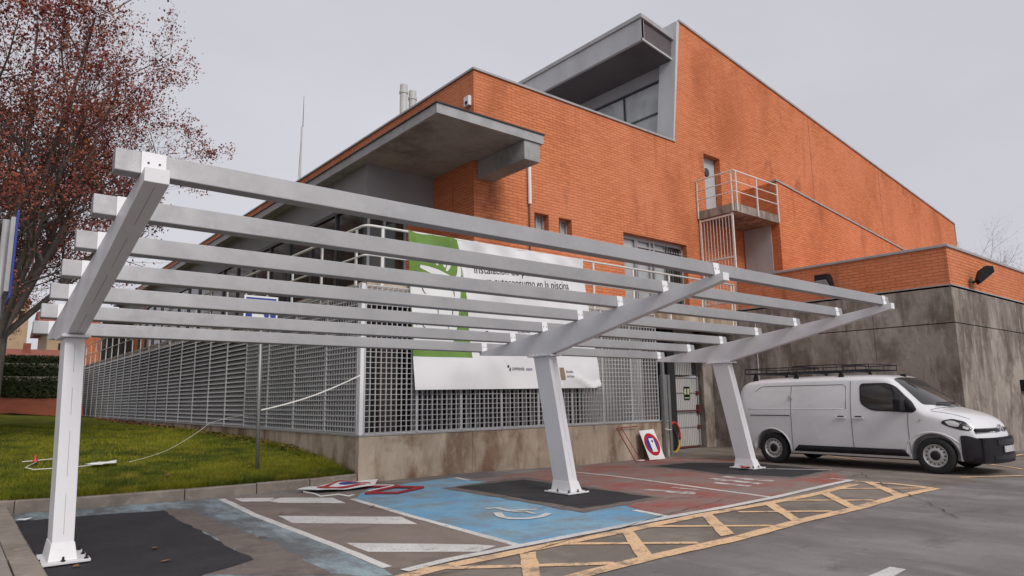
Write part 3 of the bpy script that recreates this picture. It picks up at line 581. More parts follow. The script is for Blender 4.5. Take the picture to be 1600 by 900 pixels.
sub(MB().box(x0, x1 - .9, YF + .266, YF + .28, z0, z1), 'pane', 'glass_pale', f)
sub(MB().box(x1 - .9, x1, YF + .267, YF + .28, z0, z1), 'pane', 'glass', f)
mb = MB()
for k in range(6): mb.box(x1 - .92 + k * .13, x1 - .90 + k * .13, YF + .15, YF + .17, z0, z1 - .13)
sub(mb, 'security_bar', 'bolt', f)
# top door with porthole and its balcony
d = part(MB().box(19.70, 20.64, YF + .24, YF + .29, 7.90, 9.89), 'door', 'door', B, bevel=.004, label='grey metal door with a round porthole above the balcony')
sub(MB().lathe([(.0, -.03), (.13, -.03), (.16, -.01), (.16, .02)], (20.13, YF + .225, 9.35), (0, 1, 0), 24), 'porthole', 'alu_dark', d)
sub(MB().box(19.77, 19.80, YF + .18, YF + .235, 8.85, 9.02), 'handle', 'chrome', d)
part(MB().box(19.12, 21.84, 11.86, YF - .003, 7.40, 7.68), 'balcony', 'wall_conc', B, bevel=.01, label='small concrete balcony jutting from the brick wall')
rl = MB(); bx0, bx1, by = 19.10, 21.80, 11.83
for z in (8.06, 8.40, 8.76): rl.tube([(bx0, YF, z), (bx0, by, z), (bx1, by, z)], .018 if z < 8.7 else .026, 8)
for (x, y) in ((bx0, YF - .05), (bx0, by + .10), (bx0 + .12, by), (20.45, by), (bx1 - .03, by)): rl.box(x - .02, x + .02, y - .02, y + .02, 7.42, 8.76)
part(rl, 'balcony_railing', 'rail_white', B)
# barred gate under the balcony, grey door and brick stair block
gt = MB(); gx = 19.16
for y in (12.0, 12.02 + 1.2): gt.box(gx - .025, gx + .025, y - .03, y + .03, 3.85, 7.38)
for z in (3.95, 4.45, 5.9, 7.30): gt.box(gx - .02, gx + .02, 12.03, 13.19, z, z + .05)
for k in range(9): gt.box(gx - .008, gx + .008, 12.13 + k * .118, 12.146 + k * .118, 4.0, 7.30)
part(gt, 'gate', 'rail_white', B, label='tall barred gate below the balcony')
part(MB().prism([(21.86, 11.88, 5.0), (33.2, 11.88, 5.0), (33.2, 11.88, 7.72), (21.86, 11.88, 8.93)], (0, YF - 11.882, 0)), 'stair_block', 'brick', B, label='lower brick block with a top sloping down to the right')
part(MB().prism([(21.80, 11.84, 8.94), (33.2, 11.84, 7.73), (33.2, 11.84, 7.79), (21.80, 11.84, 9.0)], (0, .30, 0)), 'coping', 'coping', B)
for jx, jt in ((27.5, 13.25), (34.2, 12.35)): part(MB().box(jx, jx + .018, YF - .003, YF + .01, 5.2, jt), 'movement_joint', 'rust', B)
part(MB().box(21.83, 21.856, 12.20, 13.25, 4.9, 7.39), 'door', 'door', B, label='plain grey door in the shade under the balcony')
# projecting low block: brick parapet over board-marked concrete
XC, YC = 19.0, 5.97
mb = MB(); mb.box(XC + .01, 46, YC + .01, 11.88, 4.16, 5.12); part(mb, 'parapet_wall', 'brick', B, label='orange brick parapet of the projecting low block')
mb = MB(); mb.box(XC - .03, 46, YC - .03, YC + .30, 5.121, 5.19); mb.box(XC - .03, XC + .3, YC + .30, 11.88, 5.121, 5.19); part(mb, 'coping', 'coping', B, bevel=.01)
mb = MB(); mb.box(XC + .03, 46, YC + .03, YF, -.4, 4.10); part(mb, 'dark_joint_core', 'dark', B)  # near-black core puts the shade of the panel gaps into its colour
mb = MB()
def conc_panels(zs, ys, xs):
    for (z0, z1) in zs:
        for a, b in zip(ys, ys[1:]): mb.box(XC, XC + .028, a + .006, b - .006, z0, z1)
        for a, b in zip(xs, xs[1:]): mb.box(a + .006, b - .006, YC, YC + .028, z0, z1)
conc_panels([(-.3, 3.20), (3.225, 4.155)], [YC + .025, 7.9, 10.3, 12.2, 13.29], [XC - .0] + frange(21.6, 45.6, 2.4))
mb.box(XC - .0, 46, YC + .0, 13.29, 4.1005, 4.156)
part(mb, 'concrete_wall', 'wall_conc', B, label='tall weathered board-marked concrete wall behind the van')
part(MB().box(XC - .014, XC + .02, YC - .01, 11.85, 4.145, 4.175).box(XC - .014, 46, YC - .014, YC + .0, 4.145, 4.175), 'flashing', 'coping', B)
part(MB().tube([(XC - .02, 11.35, -.05), (XC - .02, 11.35, 3.9)], .016, 6), 'conduit', 'pipe', B)
part(MB().box(XC - .06, XC - .002, 12.2, 12.32, .45, .72), 'junction_box', 'sign_white', B, bevel=.008)
# service doors on the ground level at the back of the bay
part(MB().box(18.5, 19.0, YF - .3, YF - .004, -.3, 3.5), 'pillar', 'wall_conc', B, bevel=.02)
mb = MB(); mb.box(16.8, 18.49, YF, YF + .1, 2.15, 3.56)
for k in range(18): mb.box(16.55 + k * .09, 16.60 + k * .09, YF - .12, YF - .09, 2.16, 3.3)
mb.box(16.5, 18.15, YF - .088, YF - .01, 2.16, 3.3); part(mb, 'cladding', 'corr', B)
part(MB().box(18.18, 18.48, YF - .05, YF - .004, 2.2, 3.3), 'vent_panel', 'dark', B)
mb = MB(); mb.box(16.95, 18.40, YF - .09, YF - .04, -.05, 2.10)
for k in range(16): mb.box(16.99 + k * .088, 17.035 + k * .088, YF - .105, YF - .088, 0, 2.08)
d = part(mb, 'door', 'corr', B, label='grey corrugated metal service door with a dark panic bar')
mb = MB()
for z in (.55, 1.60, 2.07): mb.box(16.95, 18.40, YF - .125, YF - .106, z, z + .03)
mb.box(16.93, 16.97, YF - .13, YF - .10, -.05, 2.12); mb.box(18.38, 18.44, YF - .13, YF - .10, -.05, 2.12); sub(mb, 'door_frame', 'alu', d)
sub(MB().box(16.95, 18.42, YF - .135, YF - .107, -.06, -.01), 'threshold', 'rust', d)
mb = MB().tube([(16.98, YF - .17, 1.06), (18.4, YF - .17, 1.06)], .022, 8); mb.box(16.92, 17.06, YF - .2, YF - .107, .98, 1.16); mb.box(18.3, 18.46, YF - .2, YF - .107, .98, 1.24)
for z in (.55, 1.6): mb.box(18.3, 18.46, YF - .16, YF - .107, z - .04, z + .06)
sub(mb, 'panic_bar', 'rust', d)
sub(MB().box(17.70, 17.98, YF - .128, YF - .107, 1.40, 1.80), 'notice', 'blackgloss', d)
sub(MB().box(17.70, 17.80, YF - .132, YF - .129, 1.56, 1.74).box(17.85, 17.95, YF - .132, YF - .129, 1.56, 1.74).box(17.70, 17.95, YF - .132, YF - .129, 1.44, 1.47), 'notice_print', 'notice', d)
part(MB().box(16.45, 16.80, YF - .5, YF - .002, -.1, 3.5), 'recess', 'dark', B)  # solid near-black block, the shade of a gap put into its colour
# rain pipe and flues
part(MB().tube([(11.53, YF - .07, 7.0), (11.53, YF - .07, 6.62)], .05, 12).tube([(11.53, YF - .07, 7.9), (11.53, YF - .07, 7.0)], .05, 12), 'rain_pipe', 'sign_white', B, smooth=False)
part(MB().tube([(11.53, YF - .05, 6.62), (11.53, YF - .05, 3.85)], .022, 8), 'rain_pipe', 'brown', B, label='thin lower section of the rain pipe')
for (x, z) in ((12.72, 13.35), (13.12, 13.2)):
    mb = MB().lathe([(.15, 9.7), (.15, z), (.175, z), (.175, z + .1), (.15, z + .12), (.15, z + .36), (.0, z + .40)], (x, 22, 0), (0, 0, 1), 16); part(mb, 'flue', 'pipe', B, smooth=False)
m_ = empty('antenna_mast', 'thin stayed antenna mast rising behind the roof edge', 'antenna', (12, 30.4, 9.8))
part(MB().tube([(12, 30.4, 9.7), (12, 30.4, 12.6), (12, 30.4, 14.6)], [.05, .045, .04], 6), 'mast', 'pipe', m_); part(MB().tube([(12.05, 30.4, 14.6), (12.05, 30.4, 16.2)], [.02, .008], 5), 'rod', 'bolt', m_)
part(MB().tube([(12, 30.4, 14.3), (11.78, 30.3, 9.7)], .008, 4), 'stay', 'bolt', m_)
a = empty('wall_siren', 'small white box with a dark round speaker high on the brick corner', 'alarm box', (XL, 13.55, 9.1))
part(MB().box(XL - .09, XL - .001, 13.40, 13.62, 8.98, 9.24), 'box', 'sign_white', a, bevel=.01); part(MB().lathe([(0, 0), (.05, 0), (.06, .012)], (XL - .10, 13.51, 9.06), (1, 0, 0), 14), 'speaker', 'black', a)

# ------------------------------------------------------------------ plinth, grating fence, railing
PL = empty('plinth_wall', 'low stained concrete plinth wall carrying the grating fence', 'wall', (6, 11.9, 0))
mb = MB()
xs = [5.985, 8.6, 11.2, 13.6, 15.15]
for a_, b_ in zip(xs, xs[1:]): mb.box(a_ + .004, b_ - .004, 11.84, 12.14, -.3, .84)
part(mb, 'wall', 'plinth_conc', PL, label='front length of the plinth with brown damp stains')
mb = MB(); ys = [12.144] + frange(14.6, 48.3, 2.5)
for a_, b_ in zip(ys, ys[1:]): mb.box(5.985, 6.28, a_ + .004, b_ - .004, -.3, .84)
part(mb, 'wall', 'plinth_conc', PL, label='side length of the plinth rising out of the grass')
part(MB().box(5.97, 15.16, 11.825, 12.15, .842, .866).box(5.97, 6.29, 12.15, 48.3, .842, .866), 'cap', 'coping', PL)
FN = empty('grating_fence', 'tall galvanised grating fence on the low concrete plinth', 'fence', (6.05, 11.9, .87))
Z0, Z1 = .875, 3.73; NP = .1022
zz = [Z0 + .02 + k * NP for k in range(28)]
fx = [6.09] + frange(7.26, 14.82, 1.08)
for a_, b_ in zip(fx, fx[1:]):
    mb = MB(); y0, y1 = 11.875, 11.915
    for z in zz: mb.box(a_ + .01, b_ - .01, y0 - .002, y1, z, z + .009)
    n = max(3, round((b_ - a_) / .118))
    for k in range(n + 1): x = a_ + .01 + (b_ - a_ - .02) * k / n; e = .013 if k in (0, n) else .0055; mb.box(x - e, x + e, y0 - .004, y1 - .008, Z0, Z1)
    mb.box(a_ + .01, b_ - .01, y0 - .004, y1, Z1 - .012, Z1 + .012); mb.box(a_ + .01, b_ - .01, y0 - .004, y1, Z0 - .006, Z0 + .012)
    part(mb, 'grating_panel', 'grate', FN, fixn=False)
fy = [11.98] + frange(13.42, 48.2, 1.66)
for a_, b_ in zip(fy, fy[1:]):
    mb = MB(); x0, x1 = 6.005, 6.045; lv = a_ > 17.5
    if lv:
        k = 0; z = Z0 + .03
        while z < Z1 - .09:
            mb.add([(x0, a_ + .015, z), (x0, b_ - .015, z), (x0 + .085, b_ - .015, z + .112), (x0 + .085, a_ + .015, z + .112), (x0 + .003, a_ + .015, z - .004), (x0 + .003, b_ - .015, z - .004), (x0 + .088, b_ - .015, z + .108), (x0 + .088, a_ + .015, z + .108)],
                   [(0, 1, 2, 3), (7, 6, 5, 4), (0, 4, 5, 1), (2, 6, 7, 3)]); z += .125
    else:
        for z in zz: mb.box(x0 - .012, x1, a_ + .01, b_ - .01, z, z + .022)
    n = 1 if lv else round((b_ - a_) / .118)
    for k in range(n + 1): y = a_ + .01 + (b_ - a_ - .02) * k / n; e = .016 if k in (0, n) else (.010 if lv else .0035); mb.box(x0 - (.016 if k in (0, n) or lv else -.004), x1 - .01, y - e, y + e, Z0, Z1)
    mb.box(x0 - .004, x1, a_ + .01, b_ - .01, Z1 - .012, Z1 + .012); mb.box(x0 - .004, x1, a_ + .01, b_ - .01, Z0 - .006, Z0 + .012)
    part(mb, 'louvre_panel' if lv else 'grating_panel', 'louvre' if lv else 'grate', FN, fixn=False)
part(MB().box(6.0, 6.08, 11.87, 11.95, .868, 3.76), 'post', 'steel_white', FN, bevel=.004, label='white square corner post')
RL = empty('walkway_railing', 'cream painted two-rail railing above the grating fence', 'railing', (6.1, 11.95, 3.83))
for z, r_ in ((4.95, .028), (4.35, .02)):
    part(MB().tube([(6.10, 48, z), (6.10, 12.12, z), (6.13, 12.02, z), (6.24, 11.97, z), (18.95, 11.97, z)], r_, 8), 'rail', 'rail_white', RL, smooth=True)
for y in frange(12.35, 47.5, 1.66): part(MB().box(6.08, 6.115, y - .03, y + .03, 3.6, 4.93), 'post', 'rail_white', RL)
for x in [6.48] + frange(7.9, 18.9, 1.55): part(MB().box(x - .03, x + .03, 11.955, 11.985, 3.6, 4.93), 'post', 'rail_white', RL)
# ------------------------------------------------------------------ steel pergola
PG = empty('steel_pergola', 'white steel car-park pergola frame with grey galvanised crossbars on three leaning columns', 'pergola', (7.8, 8.2, 0))
PX = [0.975, 7.775, 12.96]; SL = -.1366
def ptop(y): return 3.088 + SL * (y - 5.14)          # top line of the beams
tn = math.atan(SL); cs, sn = math.cos(tn), math.sin(tn)
for X in PX:
    # tapered leaning box column
    h = .09; mb = MB()
    A = [(X - h, 7.97, .045), (X + h, 7.97, .045), (X + h, 8.34, .045), (X - h, 8.34, .045)]; Bq = [(X - h, 8.42, 2.195), (X + h, 8.42, 2.195), (X + h, 8.80, 2.195), (X - h, 8.80, 2.195)]
    mb.hexa(A, Bq); c = part(mb, 'column', 'steel_white', PG, bevel=.006)
    mb = MB().box(X - .225, X + .225, 7.88, 8.44, .02, .045); sub(mb, 'base_plate', 'steel_white', c, bevel=.004)
    mb = MB(); g = .03
    mb.hexa([(X - h - g, 7.925, .0455), (X + h + g, 7.925, .0455), (X + h + g, 8.395, .0455), (X - h - g, 8.395, .0455)], [(X - h - .006, 7.99, .20), (X + h + .006, 7.99, .20), (X + h + .006, 8.378, .20), (X - h - .006, 8.378, .20)])
    sub(mb, 'stiffener', 'steel_white', c, bevel=.004)
    for bx, by in ((-.19, 7.91), (0, 7.90), (.19, 7.91), (-.19, 8.41), (0, 8.42), (.19, 8.41), (-.195, 8.16), (.195, 8.16)):
        sub(MB().lathe([(0, .045), (.020, .045), (.020, .058), (.011, .058), (.010, .088), (0, .09)], (X + bx, by, 0), (0, 0, 1), 10), 'anchor_bolt', 'bolt', c)
    for t0, t1 in ((.03, .22), (.30, .52), (.60, .74), (.82, .97)):
        pa, pb = Vector((X, 7.969, .21)).lerp(Vector((X, 8.419, 2.19)), t0), Vector((X, 7.969, .21)).lerp(Vector((X, 8.419, 2.19)), t1)
        ya, yb = 7.97 + (pa.z - .045) / 2.15 * .45, 7.97 + (pb.z - .045) / 2.15 * .45
        sub(MB().prism([(X - .002, ya - .0015, pa.z), (X + .002, ya - .0015, pa.z), (X + .002, yb - .0015, pb.z), (X - .002, yb - .0015, pb.z)], (0, .004, 0)), 'weld_seam', 'seamline', c)
    part(MB().box(X - .13, X + .13, 8.33, 8.92, 2.197, 2.222), 'head_plate', 'steel_white', PG, bevel=.004)
    # beam, deepest over the column
    b = .08
    if X > 2: b = .066
    prof = [(5.02, ptop(5.02)), (5.02, 3.0), (8.42, 2.224), (8.86, 2.224), (10.38, 2.315), (10.38, ptop(10.38))]
    bm_ = part(MB().prism([(X - b, y, z) for (y, z) in prof], (2 * b, 0, 0)), 'beam', 'steel_white', PG, bevel=.005)
    mb = MB()
    for t0, t1 in ((.02, .2), (.27, .45), (.5, .72), (.8, .97)):
        a_, b_ = Vector((X, 5.02, 3.0)).lerp(Vector((X, 8.42, 2.224)), t0), Vector((X, 5.02, 3.0)).lerp(Vector((X, 8.42, 2.224)), t1)
        sub(MB().prism([(X - .002, a_.y, a_.z - .0015), (X + .002, a_.y, a_.z - .0015), (X + .002, b_.y, b_.z - .0015), (X - .002, b_.y, b_.z - .0015)], (0, 0, .003)), 'weld_seam', 'seamline', bm_)
    for yy in (8.36, 8.47, 8.58, 8.69, 8.80, 8.88):
        for s_ in (-1, 1): mb.lathe([(0, .0), (.012, .0), (.012, .012), (0, .014)], (X + s_ * .105, yy, 2.223), (0, 0, 1), 8)
    sub(mb, 'bolt', 'steel_white', bm_)
for k in range(7):
    y = 5.155 + k * .8585; z = ptop(y) + .002
    def q(dy, dz, x, y=y, z=z): return (x, y + dy * cs - dz * sn, z + dy * sn + dz * cs)
    A = [q(0, 0, .735), q(.10, 0, .735), q(.10, .168, .735), q(0, .168, .735)]
    pr = part(MB().prism(A, (12.445, 0, 0)), 'crossbar', 'galv', PG, bevel=.008)
    for X in PX:
        hw = .08 if X < 2 else .062
        if k == 0: pl = [q(-.012, -.004, X - hw), q(-.001, -.004, X - hw), q(-.001, .168, X - hw), q(-.012, .168, X - hw)]
        else: pl = [q(-.010, -.02, X - hw), q(-.001, -.02, X - hw), q(-.001, .168, X - hw), q(-.010, .168, X - hw)]
        cl = sub(MB().prism(pl, (2 * hw, 0, 0)), 'clip', 'steel_white', pr, bevel=.002)
        for s_ in (-.036, .036): sub(MB().lathe([(0, -.005), (.0075, -.005), (.0075, .0), (0, .0)], q(-.0125, .085, X + s_), (0, 1, 0), 8), 'screw', 'alu_dark', pr)
# ------------------------------------------------------------------ banner
BN = empty('banner', 'large white and green printed cloth banner tied to the railing and fence', 'banner', (9.8, 11.8, 3.4))
TL, TR, BL, BR_ = Vector((6.99, 11.90, 4.955)), Vector((12.02, 11.90, 4.955)), Vector((7.14, 11.80, 1.70)), Vector((12.47, 11.80, 1.74))
def ban(u, v, off=0.0):
    """u 0..1 left to right, v 0..1 bottom to top"""
    p = BL.lerp(BR_, u).lerp(TL.lerp(TR, u), v)
    scal = .035 * abs(math.sin(u * math.pi * 9)) ** .8 * S((v - .93) / .07)        # sag between the ties
    p.z -= scal
    wv = .018 * math.sin(u * 31 + v * 9) + .022 * math.sin(u * 9 - v * 14 + 1) + .035 * math.exp(-((u - .42 + .25 * (v - .1)) / .025) ** 2) * S((.35 - v) / .2)
    wv += .06 * math.exp(-((v - .055 - .05 * math.sin(u * 18)) / .022) ** 2) * S((u - .80) / .06)
    wv += .045 * math.sin((u * 5.03 + v) * 7.5) * S((v - .9) / .1)
    p.y -= .03 + wv * .9 + off
    if u > .97 and v < .06: p.z += .03
    return p
def ban_sheet(poly, name, mat, off, step=.02, parent=BN):
    o = drape(poly, lambda a, b: ban(a, b, off), step, mat, name, None, smooth=True)
    inv = BN.matrix_world.inverted()
    for v in o.data.vertices: v.co = inv @ v.co
    o.parent = parent; return o
cloth = ban_sheet([(0, 0), (1, 0), (1, 1), (0, 1)], 'cloth', 'banner', 0)
g1 = ban_sheet([(0, .205), (.278, .205), (.270, .55), (.250, 1), (0, 1)], 'green_panel', 'banner_green', .004)
w1 = ban_sheet([(.004, .250), (.175, .250), (.215, .40), (.232, .55), (.240, .64), (.22, .70), (.004, .705)], 'white_panel', 'print_white', .007)
def stroke(pts, w_):
    """a brush stroke outline in banner coordinates, tapered"""
    L, Rr = [], []
    for i, p in enumerate(pts):
        a_, b_ = pts[max(i - 1, 0)], pts[min(i + 1, len(pts) - 1)]; dx, dy = (b_[0] - a_[0]) * 5.2, (b_[1] - a_[1]) * 3.2; l = math.hypot(dx, dy) or 1
        t = i / (len(pts) - 1); ww = w_ * (.45 + .55 * math.sin(math.pi * t)); L.append((p[0] - dy / l * ww / 5.2, p[1] + dx / l * ww / 3.2)); Rr.append((p[0] + dy / l * ww / 5.2, p[1] - dx / l * ww / 3.2))
    return L + Rr[::-1]
def arc(cx, cy, rx, ry, a0, a1, n=14): return [(cx + rx * math.cos(R(a0 + (a1 - a0) * i / n)), cy + ry * math.sin(R(a0 + (a1 - a0) * i / n))) for i in range(n + 1)]
for pts, ww in [([(.05, .775), (.09, .765), (.14, .75), (.19, .725), (.24, .70)], .07), (arc(.20, .79, .045, .09, 40, -100), .055), (arc(.22, .76, .055, .10, 70, -30), .06), (arc(.165, .83, .03, .07, 60, -60), .05),
                ([(.10, .86), (.125, .835), (.14, .80)], .05), ([(.06, .86), (.075, .83), (.09, .81)], .045), ([(.165, .87), (.17, .82), (.175, .79)], .05)]:
    ban_sheet(stroke(pts, ww), 'drawing', 'print_white', .008, .05)
for pts in [arc(.075, .655, .03, .05, 200, 20), arc(.075, .66, .02, .06, 170, 260), arc(.165, .62, .04, .045, 150, 20), arc(.22, .62, .012, .06, 200, 120), arc(.06, .50, .03, .03, 160, 10), [(.115, .56), (.12, .50), (.118, .45)],
            [(.20, .55), (.195, .50), (.188, .44)], arc(.05, .40, .03, .03, 30, 190), arc(.14, .39, .02, .03, 190, 350), [(.165, .42), (.172, .37)], arc(.045, .30, .02, .03, 30, 150), arc(.13, .31, .03, .02, 200, 340), [(.03, .66), (.035, .65)], arc(.10, .48, .07, .12, 200, 300)]:
    ban_sheet(stroke(pts, .012), 'drawing', 'ink', .010, .05)
def banner_text(body, size, u0, u1, v0, mat, tilt=.016):
    w_ = max(v[0] for v in text_mb(body, size, lambda a, b, c: (a, b, c)).v); kx = (u1 - u0) * 5.15 / w_
    mb = text_mb(body, size, lambda a, b, c: ban(u0 + a * kx / 5.15, v0 + b / 3.2 + tilt * a * kx, .008))
    o = part(mb, 'lettering', mat, BN, fixn=False); return o
banner_text('Instalación de placas fotovoltaicas', .27, .325, .935, .778, 'ink')
banner_text('para autoconsumo en la piscina', .27, .338, .885, .698, 'ink')
banner_text('Tracesoun,', .20, .355, .475, .345, 'ink'); banner_text('cuesta', .13, .53, .60, .385, 'ink')
banner_text('contexia', .13, .478, .550, .127, 'ink', 0); banner_text('oavs', .12, .558, .592, .125, 'ink_blue', 0)
ban_sheet(arc(.458, .152, .006, .010, 0, 360, 12)[:-1], 'emblem', 'ink', .008, .05); ban_sheet([(.462, .125), (.472, .120), (.471, .15), (.466, .14)], 'emblem', 'ink', .008, .05)
ban_sheet([(.757, .06), (.778, .06), (.781, .075), (.779, .150), (.755, .150), (.754, .075)], 'emblem', 'ink_brown', .009, .03)
banner_text('Alcaldía', .085, .787, .828, .112, 'ink', 0); banner_text('de Rioja', .080, .790, .828, .078, 'ink', 0)

# ------------------------------------------------------------------ signs and posts
def tri_text(body, size, o_, ux, uz, name, mat, pobj, sp=1.0):
    o_, ux, uz = Vector(o_), Vector(ux), Vector(uz)
    return part(text_mb(body, size, lambda a, b, c: o_ + ux * a + uz * b, spacing=sp), name, mat, pobj, fixn=False)
sy = 12.75
sg = empty('parking_sign', 'blue parking sign with a white border on a grey post in the lawn', 'road sign', (4.42, sy, .2))
part(MB().tube([(4.45, sy, .1), (4.42, sy, 1.4), (4.39, sy, 3.42)], .034, 12), 'post', 'pole', sg, smooth=True)
mb = MB(); x0, x1, z0, z1 = 4.05, 4.68, 2.90, 3.46
part(MB().box(x0, x1, sy - .055, sy - .037, z0, z1), 'plate', 'sign_white', sg, bevel=.006)
part(MB().box(x0 + .035, x1 - .035, sy - .059, sy - .0552, z0 + .035, z1 - .035), 'blue_face', 'sign_blue', sg)
part(MB().prism([(x0 + .15, sy - .062, z0 + .07), (x0 + .42, sy - .062, z0 + .07), (x0 + .36, sy - .062, z0 + .22), (x0 + .15, sy - .062, z0 + .22)], (0, .0025, 0)), 'pictogram', 'sign_white', sg)
part(MB().lathe([(0, 0), (.018, 0)], (x0 + .475, sy - .062, z0 + .22), (0, 1, 0), 10).box(x0 + .46, x0 + .49, sy - .062, sy - .0595, z0 + .12, z0 + .19), 'pictogram', 'sign_white', sg)
sg = empty('road_sign', 'blue sign seen edge-on on a grey post at the left edge of the picture', 'road sign', (.34, 9.55, 0))
part(MB().box(.405, .43, 9.16, 9.76, 2.66, 3.66), 'plate', 'sign_blue', sg, bevel=.02)
part(MB().box(.36, .402, 9.2, 9.7, 2.74, 3.58), 'back_frame', 'galv', sg); part(MB().tube([(.33, 9.5, 0), (.33, 9.5, 3.6)], .035, 12), 'post', 'galv', sg, smooth=True)
po = empty('fence_end_post', 'dark grey post standing at the right end of the fence before the service door', 'post', (14.86, 11.72, 0))
part(MB().box(14.82, 14.90, 11.70, 11.78, -.1, 2.55), 'post', 'pole', po, bevel=.006); part(MB().tube([(14.80, 11.69, .66), (14.93, 11.69, .63), (15.2, 11.8, .62)], .012, 6), 'tie', 'tape', po)
part(MB().box(15.17, 15.30, 11.95, 12.1, -.1, 2.1).box(15.4, 15.5, 12.0, 12.1, -.1, 2.1), 'gate_leaf', 'pole', po)

# prohibition plate leaning on the plinth, loose red stand beside it
ls = empty('no_parking_sign', 'white plate with a red ring and a paper notice leaning on the plinth', 'sign', (14.1, 11.5, -.08))
O, UX, UZ = Vector((13.80, 11.42, -.075)), Vector((.985, .06, 0)).normalized(), Vector((-.03, .30, .74)).normalized(); UN = UX.cross(UZ)
def lp(a, b, c=0): return O + UX * a + UZ * b + UN * c
part(MB().prism([lp(0, 0), lp(.66, 0), lp(.64, .80), lp(0, .78)], UN * -.012), 'plate', 'sign_white', ls, bevel=.003)
def disc(fr, cx, cy, r0, r1, c, n=40):
    mb = MB(); 
    for k in range(n):
        a0, a1 = 2 * math.pi * k / n, 2 * math.pi * (k + 1) / n
        P4 = [fr(cx + math.cos(a0) * r0, cy + math.sin(a0) * r0, c), fr(cx + math.cos(a0) * r1, cy + math.sin(a0) * r1, c), fr(cx + math.cos(a1) * r1, cy + math.sin(a1) * r1, c), fr(cx + math.cos(a1) * r0, cy + math.sin(a1) * r0, c)]
        mb.add(P4, [(0, 1, 2, 3)] if r0 > 0 else [(0, 1, 2)])
    return mb
part(disc(lp, .33, .40, .21, .30, .0025), 'red_ring', 'sign_red', ls, fixn=False); part(disc(lp, .33, .40, 0, .21, .0025), 'blue_disc', 'sign_blue', ls, fixn=False)
part(MB().prism([lp(.26, .20, .004), lp(.46, .20, .004), lp(.45, .56, .004), lp(.25, .56, .004)], UN * .002), 'paper', 'sign_white', ls)
part(disc(lp, .37, .48, 0, .035, .0075, 12), 'paper_print', 'ink', ls, fixn=False)
fr_ = empty('sign_stand', 'thin red steel sign stand leaning on the plinth left of the ringed plate', 'stand', (13.3, 11.5, -.08))
mb = MB().tube([(13.00, 11.78, .74), (13.75, 11.76, .76)], .013, 6); mb.tube([(13.00, 11.78, .74), (13.12, 11.30, -.06), (13.95, 11.28, -.06)], .013, 6); mb.tube([(13.18, 11.78, .74), (13.38, 11.35, -.06)], .010, 6)
part(mb, 'frame', 'red_tube', fr_); part(MB().box(13.25, 13.45, 11.3, 11.4, -.06, -.03), 'foot', 'tape', fr_)
hp = empty('hoop', 'large red and yellow hoop leaning behind the plinth end by the service door', 'hoop', (16.3, 12.55, -.08))
hpt = lambda a: (16.28 + .40 * math.cos(R(a)), 12.55 + .10 * math.cos(R(a)), .34 + .42 * math.sin(R(a)))
part(MB().tube([hpt(a) for a in range(-10, 200, 10)], .036, 10), 'red_part', 'hose', hp, smooth=True)
part(MB().tube([hpt(a) for a in range(190, 361, 10)], .0355, 10), 'yellow_part', 'hose_yellow', hp, smooth=True)

# fallen sign on the ground with its red tube frame
def sheet_pt(a, b): return Vector((4.55 + a * 1.25 + b * .55, 10.95 + b * .95 - a * .05, .034 + .035 * abs(math.sin(a * 5 + b * 3)) * (1 - abs(b - .5)) + .05 * b * math.exp(-((a - .45) / .12) ** 2)))
fs = empty('fallen_sign', 'crumpled white and red sign sheet lying on the ground by the kerb', 'sign', (5.1, 11.2, 0))
def fsheet(poly, name, mat, off):
    o = drape(poly, lambda a, b: sheet_pt(a, b) + Vector((0, 0, off)), .06, mat, name, None, smooth=True); inv = fs.matrix_world.inverted()
    for v in o.data.vertices: v.co = inv @ v.co
    o.parent = fs; return o
fsheet([(-.12, .45), (.2, .12), (.55, 0), (1, .05), (1.05, .9), (.75, 1), (.3, .95), (.05, .7)], 'sheet', 'sign_white', 0)
ring = arc(.55, .48, .40, .36, 0, 330, 26) + arc(.55, .48, .24, .20, 330, 0, 26)
fsheet(ring, 'red_ring', 'sign_red', .006); fsheet(arc(.62, .5, .16, .12, 0, 350, 16), 'blue_disc', 'sign_blue', .006)
ff = empty('tube_stand', 'red tube frame with white edges lying flat on the blue bay', 'frame', (5.8, 10.6, 0))
mb = MB().tube([(5.72, 11.15, .03), (6.12, 10.62, .03), (6.35, 10.30, .03)], .022, 6); mb.tube([(5.66, 11.22, .05), (6.2, 10.75, .03)], .02, 6)
mb.tube([(6.2, 10.72, .03), (5.35, 10.30, .03), (5.75, 9.98, .03), (6.42, 10.28, .03), (6.12, 10.66, .03)], .022, 6); part(mb, 'frame', 'red_tube', ff)
part(MB().tube([(5.75, 11.10, .055), (6.1, 10.70, .055)], .008, 5).tube([(5.42, 10.34, .055), (6.05, 10.66, .055)], .008, 5), 'edge_strip', 'sign_white', ff)
tag(MB().tube([(4.62, 11.05, .05), (4.75, 10.9, .02), (4.72, 10.6, .012), (5.0, 10.55, .02), (5.05, 10.3, .012), (5.2, 10.4, .012)], .012, 6).build('rope', 'tape', smooth=True), 'short pale rope tangled beside the fallen sign', 'rope')
